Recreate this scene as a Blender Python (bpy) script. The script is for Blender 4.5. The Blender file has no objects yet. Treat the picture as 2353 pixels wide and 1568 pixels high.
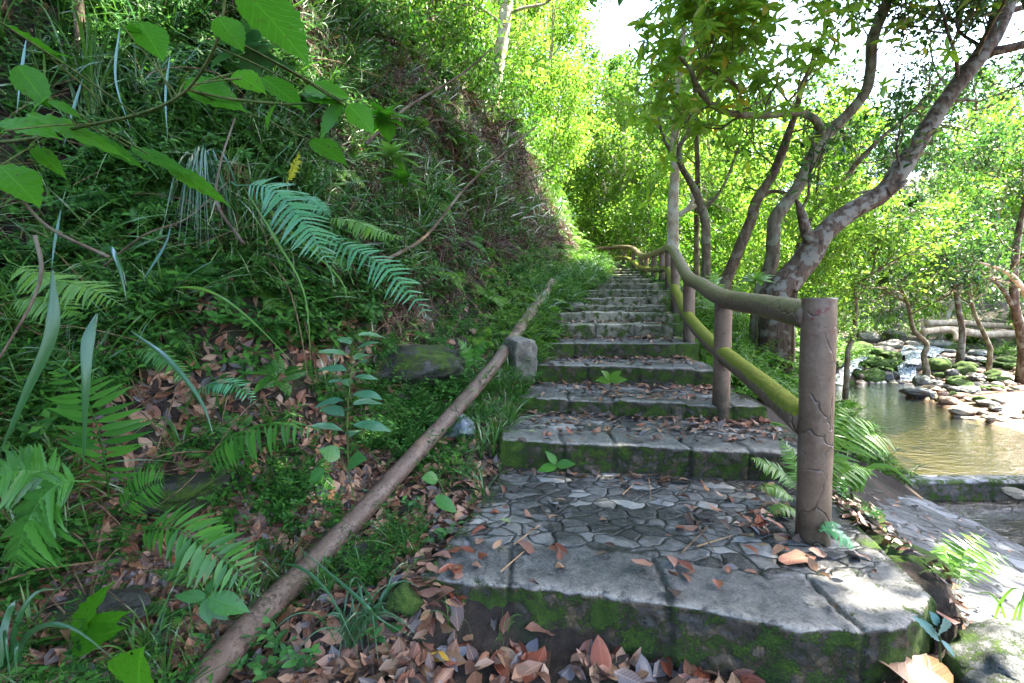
import bpy, math, random
import numpy as np
from mathutils import Vector, Matrix
from mathutils.bvhtree import BVHTree

rng = np.random.default_rng(11)
random.seed(5)
sc = bpy.context.scene
COL = sc.collection
R = math.radians

# ------------------------------------------------------------------ camera
CAMZ = 1.03
F = 1110.7                     # focal length in units of a 2352 px wide frame
PITCH = math.atan((784 - 688) / F)
cam_d = bpy.data.cameras.new('camera')
cam_d.sensor_width = 36; cam_d.lens = 36 * F / 2352
cam_d.clip_start = 0.05; cam_d.clip_end = 2000
cam = bpy.data.objects.new('camera', cam_d); COL.objects.link(cam)
cam.location = (0, 0, CAMZ); cam.rotation_euler = (R(90) - PITCH, 0, 0)
sc.camera = cam
cp, sp = math.cos(PITCH), math.sin(PITCH)

def ray(px, py):
    """direction through a point of the photograph, scaled so that y = 1"""
    x = (px - 1176) / F; v = -(py - 784) / F
    y = cp + v * sp; z = -sp + v * cp
    return x / y, z / y
def at(px, py, Y):
    a, b = ray(px, py)
    return np.array([a * Y, Y, CAMZ + b * Y])
def proj(p):
    x, y, z = p[0], p[1], p[2] - CAMZ
    d = y * cp - z * sp; u = y * sp + z * cp
    return 1176 + F * x / d, 784 - F * u / d

# ------------------------------------------------------------------ numpy helpers
def _hash(ix, iy, iz, s):
    h = (ix.astype(np.int64) * 374761393 + iy.astype(np.int64) * 668265263 + iz.astype(np.int64) * 2147483647 + s * 974711) & 0x7fffffff
    h = (h ^ (h >> 13)) * 1274126177 & 0x7fffffff
    return ((h ^ (h >> 16)) & 0xffff) / 65535.0
def vnoise(p, s=0):
    p = np.asarray(p, float); i = np.floor(p).astype(np.int64); f = p - i
    f = f * f * (3 - 2 * f); r = 0
    for dx in (0, 1):
        for dy in (0, 1):
            for dz in (0, 1):
                w = (f[..., 0] if dx else 1 - f[..., 0]) * (f[..., 1] if dy else 1 - f[..., 1]) * (f[..., 2] if dz else 1 - f[..., 2])
                r = r + w * _hash(i[..., 0] + dx, i[..., 1] + dy, i[..., 2] + dz, s)
    return r * 2 - 1
def fbm(p, s=0, o=4):
    p = np.asarray(p, float); r = 0; a = .5
    for k in range(o):
        r = r + a * vnoise(p, s + k * 17); p = p * 2.07 + 3.1; a *= .5
    return r
def n2(x, y, fr, s=0, o=3):
    x = np.asarray(x, float); y = np.asarray(y, float)
    return fbm(np.stack([x * fr, y * fr, np.zeros_like(x) + .37 * s], -1), s, o)
def norm(v):
    v = np.asarray(v, float)
    return v / np.maximum(np.linalg.norm(v, axis=-1, keepdims=True), 1e-9)

class MB:
    """collects arrays of points and faces; build() links them as ONE mesh object"""
    def __init__(s): s.v = []; s.f = []; s.n = 0; s.uv = []; s.at = {}
    def add(s, v, faces, uv=None):
        v = np.asarray(v, float).reshape(-1, 3)
        for f in (faces if isinstance(faces, (list, tuple)) else [faces]):
            f = np.asarray(f)
            if len(f): s.f.append((f + s.n, uv))
        s.v.append(v); s.n += len(v)
    def mesh(s, name, mat, smooth=True, attrs=None):
        me = bpy.data.meshes.new(name)
        V = np.concatenate(s.v).astype(np.float32)
        me.vertices.add(len(V)); me.vertices.foreach_set('co', V.ravel())
        loops = np.concatenate([f.ravel() for f, _ in s.f]).astype(np.int32)
        tot = np.concatenate([np.full(len(f), f.shape[1]) for f, _ in s.f]).astype(np.int32)
        st = np.concatenate([[0], np.cumsum(tot)[:-1]]).astype(np.int32)
        me.loops.add(len(loops)); me.loops.foreach_set('vertex_index', loops)
        me.polygons.add(len(tot)); me.polygons.foreach_set('loop_start', st)
        try: me.polygons.foreach_set('loop_total', tot)
        except Exception: pass
        me.polygons.foreach_set('use_smooth', np.full(len(tot), smooth))
        if any(u is not None for _, u in s.f):
            uv = np.concatenate([(u if u is not None else np.zeros((f.size, 2))) for f, u in s.f]).astype(np.float32)
            l = me.uv_layers.new(name='UVMap'); l.data.foreach_set('uv', uv.ravel())
        if attrs:
            for k, a in attrs.items():
                t = me.attributes.new(k, 'FLOAT', 'POINT'); t.data.foreach_set('value', np.asarray(a, np.float32))
        me.update(calc_edges=True)
        if mat: me.materials.append(mat)
        return me
    def build(s, name, mat, parent=None, smooth=True, attrs=None):
        o = bpy.data.objects.new(name, s.mesh(name, mat, smooth, attrs)); COL.objects.link(o)
        if parent: o.parent = parent
        return o

def tag(o, label=None, cat=None, group=None, kind=None):
    if label: o['label'] = label
    if cat: o['category'] = cat
    if group: o['group'] = group
    if kind: o['kind'] = kind
    return o
def empty(name, loc, label=None, cat=None, group=None):
    o = bpy.data.objects.new(name, None); COL.objects.link(o); o.location = loc
    o.empty_display_size = .1
    return tag(o, label, cat, group)
def copy_tree(o, parent=None):
    c = o.copy(); COL.objects.link(c)
    if parent: c.parent = parent
    for ch in list(o.children): copy_tree(ch, c)
    return c

def catmull(P, n=6):
    P = np.asarray(P, float)
    if len(P) < 3: 
        t = np.linspace(0, 1, n + 1)[:, None]; return P[0] * (1 - t) + P[-1] * t
    Q = np.vstack([2 * P[0] - P[1], P, 2 * P[-1] - P[-2]]); out = []
    for i in range(1, len(Q) - 2):
        t = np.linspace(0, 1, n, endpoint=False)[:, None]
        a, b, c, d = Q[i - 1], Q[i], Q[i + 1], Q[i + 2]
        out.append(.5 * ((2 * b) + (-a + c) * t + (2 * a - 5 * b + 4 * c - d) * t * t + (-a + 3 * b - 3 * c + d) * t ** 3))
    out.append(P[-1][None]); return np.vstack(out)

def tube(mb, P, rad, k=8, rough=0., seed=0, cap=True, fr=6.):
    """a tube along P with radius rad, its surface roughened by noise"""
    P = np.asarray(P, float)[:, :3]; n = len(P); rad = np.broadcast_to(np.asarray(rad, float), (n,))
    T = norm(np.gradient(P, axis=0)); u = np.cross(T[0], [0.3, 0.2, 1.0]); u = u / (np.linalg.norm(u) + 1e-9)
    U = np.empty_like(P)
    for i in range(n):
        u = u - T[i] * (u @ T[i]); u = u / (np.linalg.norm(u) + 1e-9); U[i] = u
    W = np.cross(T, U); a = np.linspace(0, 2 * np.pi, k, endpoint=False)
    D = U[:, None] * np.cos(a)[None, :, None] + W[:, None] * np.sin(a)[None, :, None]
    r = rad[:, None, None]
    V = P[:, None] + D * r
    if rough: V = P[:, None] + D * (r * (1 + rough * fbm(V * fr, seed, 3)[..., None]))
    V = V.reshape(-1, 3); i = np.arange(n - 1)[:, None] * k; j = np.arange(k)[None]; j2 = (j + 1) % k
    q = np.stack([i + j, i + j2, i + k + j2, i + k + j], -1).reshape(-1, 4)
    fs = [q]
    if cap:
        V = np.vstack([V, P[0], P[-1]]); j = np.arange(k); j2 = (j + 1) % k
        fs.append(np.vstack([np.stack([j2, j, np.full(k, n * k)], -1), np.stack([(n - 1) * k + j, (n - 1) * k + j2, np.full(k, n * k + 1)], -1)]))
    mb.add(V, fs)

# ------------------------------------------------------------------ leaf templates
def leaf_tpl(rows, width, fold=.25, curl=.15, wave=0.):
    """a leaf of length 1 along +y; rows = [(t, halfwidth 0..1)]"""
    v = []; uv = []
    for i, (t, w) in enumerate(rows):
        z = -curl * t * t; hw = w * width
        dz = wave * math.sin(i * 2.3)
        v += [(-hw, t, z + fold * hw + dz), (0, t, z), (hw, t, z + fold * hw - dz)]
        uv += [(-w, t), (0, t), (w, t)]
    f = []
    for i in range(len(rows) - 1):
        a = i * 3; f += [(a, a + 1, a + 4, a + 3), (a + 1, a + 2, a + 5, a + 4)]
    f = np.array(f); uv = np.array(uv)
    return np.array(v), f, uv[f.ravel()]
def diamond(width=.3, fold=.3, curl=.15):
    v = np.array([(0, 0, 0), (-width, .45, fold * width), (width, .45, fold * width), (0, 1, -curl)])
    f = np.array([(0, 3, 1), (0, 2, 3)]); uv = np.array([(0, 0), (-1, .45), (1, .45), (0, 1)], float)
    return v, f, uv[f.ravel()]
OVAL = [(0, .05), (.12, .5), (.3, .92), (.5, 1), (.7, .8), (.87, .42), (1, .03)]
LANCE = [(0, .06), (.2, .8), (.4, 1), (.65, .72), (1, .02)]
def placed(tpl, pos, d, up, s, w=None):
    """copies of a leaf: pos, d(irection), up (N,3), s (N) length, w (N) width factor"""
    V, f, uv = tpl; pos = np.asarray(pos, float); N = len(pos); d = norm(d)
    x = norm(np.cross(d, up)); z = np.cross(x, d); s = np.broadcast_to(s, (N,)); w = s if w is None else np.broadcast_to(w, (N,)) * s
    P = pos[:, None] + V[None, :, 0, None] * x[:, None] * w[:, None, None] + V[None, :, 1, None] * d[:, None] * s[:, None, None] + V[None, :, 2, None] * z[:, None] * s[:, None, None]
    Fc = (f[None] + (np.arange(N) * len(V))[:, None, None]).reshape(-1, f.shape[1])
    return P.reshape(-1, 3), Fc, np.tile(uv, (N, 1))
def rdir(N, zb=0.):
    v = rng.normal(size=(N, 3)); v[:, 2] += zb; return norm(v)

# templates of little plants: list of (V, F, uv) merged
class Tpl:
    def __init__(s): s.v = []; s.f4 = []; s.u4 = []; s.f3 = []; s.u3 = []; s.n = 0
    def put(s, VFu):
        V, f, u = VFu
        if f.shape[1] == 4: s.f4.append(f + s.n); s.u4.append(u)
        else: s.f3.append(f + s.n); s.u3.append(u)
        s.v.append(V); s.n += len(V)
    def done(s):
        s.V = np.concatenate(s.v)
        s.F = [(np.concatenate(a), np.concatenate(b)) for a, b in ((s.f4, s.u4), (s.f3, s.u3)) if a]
        return s
def scatter(mb, T, pos, yaw, s, tilt=None):
    """copies of plant template T; tilt (N,3) is the up vector"""
    N = len(pos)
    if N == 0: return
    up = norm(tilt) if tilt is not None else np.tile([0, 0, 1.], (N, 1))
    h = np.stack([np.cos(yaw), np.sin(yaw), np.zeros(N)], -1); x = norm(np.cross(h, up)); y = np.cross(up, x)
    s = np.broadcast_to(s, (N,))[:, None, None]
    P = pos[:, None] + (T.V[None, :, 0, None] * x[:, None] + T.V[None, :, 1, None] * y[:, None] + T.V[None, :, 2, None] * up[:, None]) * s
    off = (np.arange(N) * len(T.V))[:, None, None]; first = True
    for f, u in T.F:
        Fc = (f[None] + off).reshape(-1, f.shape[1])
        mb.f.append((Fc + mb.n, np.tile(u, (N, 1))))
    mb.v.append(P.reshape(-1, 3)); mb.n += P.shape[0] * P.shape[1]

# ------------------------------------------------------------------ materials
def new_mat(name):
    m = bpy.data.materials.new(name); m.use_nodes = True; nt = m.node_tree; nt.nodes.clear()
    out = nt.nodes.new('ShaderNodeOutputMaterial'); return m, nt, out
class NB:
    def __init__(s, nt): s.nt = nt
    def n(s, t, **kw):
        nd = s.nt.nodes.new(t)
        for k, v in kw.items():
            if k.startswith('i_'):
                key = k[2:]; key = int(key) if key.isdigit() else key.replace('_', ' ')
                s.set(nd.inputs[key], v)
            else: setattr(nd, k, v)
        return nd
    def set(s, inp, v):
        if isinstance(v, bpy.types.NodeSocket): s.nt.links.new(v, inp)
        elif isinstance(v, bpy.types.Node): s.nt.links.new(v.outputs[0], inp)
        else: inp.default_value = v
    def noise(s, vec, scale, detail=4, rough=.55, dist=0.):
        return s.n('ShaderNodeTexNoise', i_Vector=vec, i_Scale=scale, i_Detail=detail, i_Roughness=rough, i_Distortion=dist).outputs[0]
    def ramp(s, fac, stops):
        r = s.n('ShaderNodeValToRGB', i_Fac=fac); cr = r.color_ramp
        while len(cr.elements) < len(stops): cr.elements.new(.5)
        for e, (p, c) in zip(cr.elements, stops):
            e.position = p; e.color = (c, c, c, 1) if isinstance(c, (int, float)) else (*c, 1)
        return r.outputs[0]
    def mix(s, fac, a, b, mode='MIX'):
        m = s.n('ShaderNodeMix', data_type='RGBA', blend_type=mode); s.set(m.inputs[0], fac)
        for i, v in ((6, a), (7, b)):
            s.set(m.inputs[i], (*v, 1) if isinstance(v, tuple) and len(v) == 3 else v)
        return m.outputs[2]
    def math(s, op, a, b=0., c=0.):
        m = s.n('ShaderNodeMath', operation=op); s.set(m.inputs[0], a); s.set(m.inputs[1], b); s.set(m.inputs[2], c); return m.outputs[0]
    def bump(s, h, strength=.5, dist=.01, nrm=None):
        b = s.n('ShaderNodeBump', i_Strength=strength, i_Distance=dist, i_Height=h)
        if nrm: s.set(b.inputs['Normal'], nrm)
        return b.outputs[0]
    def attr(s, name): return s.n('ShaderNodeAttribute', attribute_name=name).outputs['Fac']

def leaf_mat(name, cols, trans=.45, gloss=.35, rough=.38, veins=True, spots=0., tcol=None, by='island', holes=0.):
    """thin leaf: reflects, lets light through, and has a waxy skin; every leaf its own tone"""
    m, nt, out = new_mat(name); b = NB(nt); g = b.n('ShaderNodeNewGeometry')
    rnd = g.outputs['Random Per Island'] if by == 'island' else b.n('ShaderNodeObjectInfo').outputs['Random']
    k = len(cols); col = b.ramp(rnd, [(i / max(k - 1, 1), c) for i, c in enumerate(cols)])
    tc = b.n('ShaderNodeTexCoord'); pos = g.outputs['Position']
    col = b.mix(b.math('MULTIPLY', b.noise(pos, 1.3, 2), .8), col, (.9, 1.0, .6), 'MULTIPLY') if False else col
    nrm = None
    if veins:
        uv = b.n('ShaderNodeSeparateXYZ', i_Vector=tc.outputs['UV'])
        au = b.math('ABSOLUTE', uv.outputs[0])
        ph = b.math('SUBTRACT', b.math('MULTIPLY', uv.outputs[1], 9.), b.math('MULTIPLY', au, 3.))
        fr = b.math('ABSOLUTE', b.math('SUBTRACT', b.math('FRACT', ph), .5))
        vein = b.ramp(fr, [(0, 1.), (.13, 0.)])
        mid = b.ramp(au, [(0, 1.), (.07, 0.)])
        vv = b.math('MAXIMUM', b.math('MULTIPLY', vein, .6), mid)
        col = b.mix(b.math('MULTIPLY', vv, .24), col, tuple(min(1, c * 2.0 + .02) for c in cols[-1]))
        nrm = b.bump(vv, .35, .002)
    if spots:
        sp_ = b.ramp(b.noise(pos, 70., 3), [(.62, 0.), (.7, 1.)]); col = b.mix(b.math('MULTIPLY', sp_, spots), col, (.10, .055, .02))
    d = b.n('ShaderNodeBsdfDiffuse', i_Color=col)
    t = b.n('ShaderNodeBsdfTranslucent', i_Color=(b.mix(.5, col, tcol, 'MIX') if tcol else col))
    gl = b.n('ShaderNodeBsdfGlossy', i_Roughness=rough, i_Color=(1, 1, 1, 1))
    if nrm:
        for x in (d, t, gl): b.set(x.inputs['Normal'], nrm)
    mx = b.n('ShaderNodeMixShader', i_0=trans, i_1=d.outputs[0], i_2=t.outputs[0])
    fz = b.n('ShaderNodeFresnel', i_IOR=1.42)
    fac = b.math('MINIMUM', b.math('MULTIPLY', fz.outputs[0], gloss * 1.6), gloss * .28)
    mx2 = b.n('ShaderNodeMixShader', i_0=fac, i_1=mx.outputs[0], i_2=gl.outputs[0])
    if holes:
        hl = b.ramp(b.noise(pos, 38., 2, .5), [(1 - holes, 0.), (1.005 - holes, 1.)]); mx2 = b.n('ShaderNodeMixShader', i_0=hl, i_1=mx2.outputs[0], i_2=b.n('ShaderNodeBsdfTransparent').outputs[0])
    nt.links.new(mx2.outputs[0], out.inputs[0]); return m

def bark_mat(name, c1, c2, scale=12., lichen=None, stretch=.25, bump=.6, amt=.5):
    m, nt, out = new_mat(name); b = NB(nt); tc = b.n('ShaderNodeTexCoord'); g = b.n('ShaderNodeNewGeometry')
    mp = b.n('ShaderNodeMapping', i_Vector=tc.outputs['Object'], i_Scale=(1, 1, stretch))
    n1 = b.noise(mp, scale, 6, .65, .6); n3 = b.noise(tc.outputs['Object'], scale * .35, 3)
    col = b.mix(b.ramp(n1, [(.35, 0.), (.65, 1.)]), c1, c2)
    if lichen: col = b.mix(b.math('MULTIPLY', b.ramp(n3, [(.5, 0.), (.6, 1.)]), amt), col, lichen)
    p = b.n('ShaderNodeBsdfPrincipled', i_Roughness=.85, i_Base_Color=col, i_Normal=b.bump(n1, bump, .02))
    p.inputs['Specular IOR Level'].default_value = .2
    nt.links.new(p.outputs[0], out.inputs[0]); return m

def stone_mat(name, dark, light, moss_amt=.5, side_dark=True, wet=.45, crack=True, moss_hi=(.16, .22, .012), scl=1., psc=7.6, side_moss=0.):
    m, nt, out = new_mat(name); b = NB(nt); tc = b.n('ShaderNodeTexCoord'); g = b.n('ShaderNodeNewGeometry')
    P = tc.outputs['Object']; nz = b.n('ShaderNodeSeparateXYZ', i_Vector=g.outputs['Normal']).outputs[2]
    big = b.noise(P, 5. * scl, 5, .6); fine = b.noise(P, 45. * scl, 5, .7); mid = b.noise(P, 14. * scl, 5, .65, .5)
    t = b.math('ADD', b.math('MULTIPLY', mid, .6), b.math('MULTIPLY', fine, .4))
    if crack:   # irregular paving stones with narrow joints
        wv = b.n('ShaderNodeVectorMath', operation='MULTIPLY_ADD'); b.set(wv.inputs[0], b.n('ShaderNodeTexNoise', i_Vector=P, i_Scale=7., i_Detail=3).outputs['Color']); wv.inputs[1].default_value = (.09, .09, 0); b.set(wv.inputs[2], P)
        mpv = b.n('ShaderNodeMapping', i_Vector=wv.outputs[0], i_Scale=(1, 1.45, .02)); pave = b.attr('pave')
        vE = b.n('ShaderNodeTexVoronoi', i_Vector=mpv.outputs[0], i_Scale=psc, feature='DISTANCE_TO_EDGE').outputs[0]
        vC = b.n('ShaderNodeSeparateXYZ', i_Vector=b.n('ShaderNodeTexVoronoi', i_Vector=mpv.outputs[0], i_Scale=psc).outputs['Color']).outputs[0]
        joint = b.math('MULTIPLY', b.ramp(b.math('ADD', vE, b.math('MULTIPLY', b.math('SUBTRACT', fine, .5), .05)), [(.010, 1.), (.040, 0.)]), pave)
        dome = b.math('MULTIPLY', b.ramp(vE, [(0., 0.), (.10, 1.)]), pave); tone = b.math('MULTIPLY', b.math('SUBTRACT', vC, .5), pave)
        t = b.math('ADD', t, b.math('MULTIPLY', tone, .38))
        t = b.math('ADD', t, b.math('MULTIPLY', b.math('SUBTRACT', b.attr('stone'), .5), .62))
    col = b.mix(b.ramp(t, [(.32, 0.), (.72, 1.)]), dark, light)
    if crack: col = b.mix(b.math('MULTIPLY', b.ramp(tone, [(.36, 0.), (.40, 1.)]), .6), col, tuple(min(.6, c * 2.2) for c in light))
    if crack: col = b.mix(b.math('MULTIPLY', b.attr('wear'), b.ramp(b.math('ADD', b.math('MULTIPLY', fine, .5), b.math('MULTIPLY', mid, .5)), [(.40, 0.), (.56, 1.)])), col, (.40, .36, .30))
    if crack: col = b.mix(b.ramp(b.noise(P, 130., 4, .8), [(.52, 0.), (.68, .55)]), col, tuple(c * 1.9 for c in light)); col = b.mix(b.ramp(b.noise(P, 90., 4, .8), [(.30, .6), (.44, 0.)]), col, dark)
    lich = b.ramp(b.math('ADD', b.math('MULTIPLY', big, .5), b.math('MULTIPLY', mid, .5)), [(.56, 0.), (.64, 1.)])
    col = b.mix(b.math('MULTIPLY', lich, .5), col, tuple(min(.6, c * 1.5) for c in light))
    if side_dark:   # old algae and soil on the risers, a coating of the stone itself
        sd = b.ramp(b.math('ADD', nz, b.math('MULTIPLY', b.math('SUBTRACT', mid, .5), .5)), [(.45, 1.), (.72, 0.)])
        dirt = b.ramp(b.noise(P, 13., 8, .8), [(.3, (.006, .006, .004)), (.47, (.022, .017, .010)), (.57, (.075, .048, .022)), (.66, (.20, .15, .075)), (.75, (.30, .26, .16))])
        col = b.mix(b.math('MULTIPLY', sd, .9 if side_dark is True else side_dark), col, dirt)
    mossn = b.noise(P, (11. if crack else 6.) * scl, 6, .72, .4); mossf = b.noise(P, 160., 3, .8)
    lo = .66 - .22 * moss_amt
    mm = b.ramp(b.math('ADD', b.math('ADD', b.math('MULTIPLY', mossn, .72), b.math('MULTIPLY', mossf, .28)), b.math('ADD', b.math('MULTIPLY', b.math('SUBTRACT', .62, nz), side_moss), b.math('MULTIPLY', b.attr('endm'), .13))), [(lo, 0.), (lo + .05, 1.)])
    mcol = b.ramp(b.math('ADD', b.math('MULTIPLY', mossf, .6), b.math('MULTIPLY', mid, .4)), [(.35, (.012, .028, .004)), (.55, (.05, .10, .008)), (.7, moss_hi)])
    col = b.mix(mm, col, mcol)
    if crack:
        cr = b.math('MAXIMUM', b.attr('crack'), joint); col = b.mix(b.math('MULTIPLY', cr, .93), col, (.010, .012, .006))
    h = b.math('ADD', b.math('MULTIPLY', fine, .35), b.math('ADD', b.math('MULTIPLY', mid, .6), b.math('MULTIPLY', b.math('MULTIPLY', mm, mossf), .9)))
    if crack: h = b.math('ADD', h, b.math('SUBTRACT', b.math('MULTIPLY', dome, .7), b.math('MULTIPLY', cr, .5)))
    rough = b.mix(mm, b.ramp(mid, [(.3, wet), (.7, min(1, wet + .3))]), (.95, .95, .95))
    p = b.n('ShaderNodeBsdfPrincipled', i_Base_Color=col, i_Normal=b.bump(h, 1., .013))
    b.set(p.inputs['Roughness'], rough); p.inputs['Specular IOR Level'].default_value = .45
    nt.links.new(p.outputs[0], out.inputs[0]); return m
# ------------------------------------------------------------------ terrain
# riser table: (distance of the riser, height of the tread behind it, left x, right x, left/right shift of the riser in y)
STEP = [
 (1.60, 0.000, -.34, 1.46, .12, -.14), (2.76, .172, -.06, 1.80, .12, -.12), (3.45, .288, .04, 1.78, .22, -.12), (4.12, .442, .20, 1.80, .18, -.05),
 (4.84, .603, .28, 1.88, .02, 0), (5.33, .757, .52, 1.88, 0, .02), (5.84, .867, .36, 2.02, .03, 0), (6.40, .957, .86, 2.14, .05, 0),
 (6.90, 1.054, .94, 2.28, 0, 0), (7.40, 1.184, 1.0, 2.44, 0, 0), (8.20, 1.31, 1.38, 2.60, 0, .03), (9.0, 1.403, 1.70, 2.72, 0, 0),
 (9.8, 1.497, 1.86, 2.80, 0, 0), (10.6, 1.593, 2.02, 2.95, 0, 0), (11.4, 1.687, 2.24, 3.1, 0, 0), (12.2, 1.80, 2.4, 3.15, 0, 0),
 (13.0, 1.94, 2.6, 3.2, 0, 0), (14.0, 2.06, 2.8, 3.4, 0, 0)]
SD = [s[0] for s in STEP]
_ry = [-30, 1.6, 1.7] + SD[1:] + [15, 60]
_rz = [-.2, -.2, -.03] + [s[1] - .03 for s in STEP[:-1]] + [2.05, 2.6]
def ramp_z(y): return np.interp(y, _ry, _rz)
def foot_x(y): return np.interp(y, [-30, .9, 1.45, 2.1, 2.95, 3.75, 5, 6, 7.3, 10.6, 14, 20, 60], [-1.1, -1.05, -.97, -.92, -.5, -.15, .18, .44, .72, 1.65, 2.5, 3.4, 5])
def foot_z(y): return np.interp(y, [-30, 1.45, 2.1, 2.95, 3.75, 5, 6, 7.3, 10.6, 14, 20, 60], [-.24, -.24, -.21, .10, .42, .80, 1.05, 1.2, 1.65, 2.1, 2.4, 3.5])
def sleft(y): return np.interp(y, [-30, 1.7] + SD[1:], [-.33, -.33] + [s[2] for s in STEP[1:]])
def sright(y): return np.interp(y, [-30, 1.5, 2.4, 2.9] + SD[2:] + [20, 60], [1.6, 1.58, 1.80, 1.84] + [s[3] + .05 for s in STEP[2:]] + [3.6, 5])
WZ = -.90        # water level of the pool
WZ2 = -1.06      # water below the weir
def pool_edge(y): return np.interp(y, [-30, 3, 4, 6, 8, 9.5, 10.8, 11.6, 12], [4.25, 4.1, 4.1, 4.2, 4.7, 5.4, 6.6, 9, 40])
def zground(x, y):
    x = np.asarray(x, float); y = np.asarray(y, float)
    fx, fz, rz, xl, xr = foot_x(y), foot_z(y), ramp_z(y), sleft(y), sright(y)
    s = fx - x
    jit = n2(x, y, .9, 3) * .35 + n2(x, y, 3.5, 5) * .12
    g = np.interp(s + np.clip(s, 0, 1) * jit, [0, .3, .55, .8, 1.3, 2.05, 2.7, 6, 12, 30, 90], [0, .06, .26, .75, 1.75, 3.15, 3.6, 5.0, 7.8, 13, 24])
    near = np.clip((2.6 - y) / 1.0, 0, 1)
    g = g * (1 - near) + near * np.interp(s + np.clip(s, 0, 1) * jit, [0, .4, .8, 1.1, 1.45, 2.3, 3.4, 6, 12, 30, 90], [0, .08, .24, .62, 1.35, 3.0, 4.0, 5.0, 7.8, 13, 24])
    zl = fz + g + n2(x, y, 2.3, 61, 3) * .20 * np.clip(s - .4, 0, 1) + n2(x, y, 6, 8, 2) * .05 * np.clip(s * 3, 0, 1)
    t = np.clip((x - fx) / np.maximum(xl - fx, .05), 0, 1)
    zm = fz * (1 - t) + (rz - .0) * t
    zc = np.where(x < xl, zm, rz)
    # right side
    q = x - xr
    far = np.clip((y - 3.2) / 1.4, 0, 1)
    drop_apron = -np.minimum(rz, 0) * 0 + (rz + .03) + .28
    zap = -.31 - np.clip(q - .10, 0, 9) * np.interp(y, [0, 2, 3.8], [.26, .26, .28])
    zap = np.where(q < .10, rz + (zap - rz) * np.clip(q / .10, 0, 1), zap)
    zslope = rz - .04 - np.clip(q, 0, 50) * np.interp(y, [3, 6, 10, 14, 30], [.55, .62, .50, .35, .12])
    zr = zap * (1 - far) + zslope * far + n2(x, y, 1.5, 9) * .06 * np.clip(q, 0, 1) * far
    # the river side: water bed, far shore, hills
    pe = pool_edge(y)
    inw = np.clip(np.minimum(x - pe, 11.2 - y), -9, 9)
    shore_r = np.interp(y, [-30, 4, 6.5, 8, 9.9, 11], [7.6, 7.6, 7.4, 7.55, 8.3, 9.5])
    inw = np.minimum(inw, shore_r - x)
    bed = WZ - np.clip(inw, -.02, .9) * .5 - .01
    bed = np.where(y < 5.3, np.minimum(bed, np.where(inw > 0, WZ2 - .12 - np.clip(inw, 0, .3) * .5, bed)), bed)
    land = WZ + .02 + np.clip(-inw, 0, 3) * .06 + np.clip(y - 11.2, 0, 12) * .045 + np.clip(y - 23, 0, 60) * .18 + np.clip(x - 13 - (y - 10) * .35, 0, 60) * .30
    land = land + n2(x, y, .8, 12) * .10 * np.clip(-inw * 2, 0, 1)
    river = np.where(inw > 0, bed, land)
    zrr = np.where(x < pe, np.where(y > 11.3, np.maximum(zr, land), np.maximum(zr, WZ - .9)), np.where(y < 11.2, river, np.maximum(zr, land)))
    zrr = np.where((x >= pe) & (y > 11.2), np.maximum(land, zr), zrr)
    z = np.where(x < fx, zl, np.where(x <= xr, zc, zrr))
    z = z + n2(x, y, 4, 21) * .03 + np.where(y > 60, (y - 60) * .1, 0)
    return z
def zg(x, y): return float(zground(np.array([x]), np.array([y]))[0])
def hit(px, py, y0=.6, y1=60):
    """where the line of sight through a point of the photograph meets the ground"""
    a, b = ray(px, py); Y = y0 * (y1 / y0) ** np.linspace(0, 1, 1500)
    z = CAMZ + b * Y; below = z < zground(a * Y, Y)
    i = int(np.argmax(below)) if below.any() else len(Y) - 1
    return np.array([a * Y[i], Y[i], zg(a * Y[i], Y[i])])

def axis(parts):
    out = []
    for a, b, st in parts: out.append(np.arange(a, b, st))
    return np.concatenate(out + [[parts[-1][1]]])
gx = axis([(-90, -20, 4), (-20, -6, .5), (-6, -2.6, .12), (-2.6, 2.6, .045), (2.6, 9, .09), (9, 20, .4), (20, 100, 4)])
gy = axis([(-25, -2, 2), (-2, .6, .2), (.6, 6, .045), (6, 15, .1), (15, 30, .4), (30, 140, 4)])
GX, GY = np.meshgrid(gx, gy); GZ = zground(GX, GY)
GZ = np.where((GX > sleft(GY) + .08) & (GX < sright(GY) - .08) & (GY > 1.9) & (GY < 14.4), GZ - .12, GZ)
V = np.stack([GX, GY, GZ], -1).reshape(-1, 3); nx, ny = len(gx), len(gy)
i = np.arange(ny - 1)[:, None] * nx + np.arange(nx - 1)[None]
q = np.stack([i, i + 1, i + nx + 1, i + nx], -1).reshape(-1, 4)
V[:, 2] -= .07 * ((V[:, 0] > 1.66) & (V[:, 0] < 4.3) & (V[:, 1] < 4.6) & (V[:, 1] > 0) & (V[:, 2] < -.2))
mb = MB(); mb.add(V, q)
# zones of the ground: 0 forest soil, 1 river stones and sand, 2 paving
X, Y_ = V[:, 0], V[:, 1]
sand = ((X > pool_edge(Y_) - .1) & (V[:, 2] < -.25) & (Y_ > 2)) * 1.
sand = np.clip(sand, 0, 1)

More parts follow.
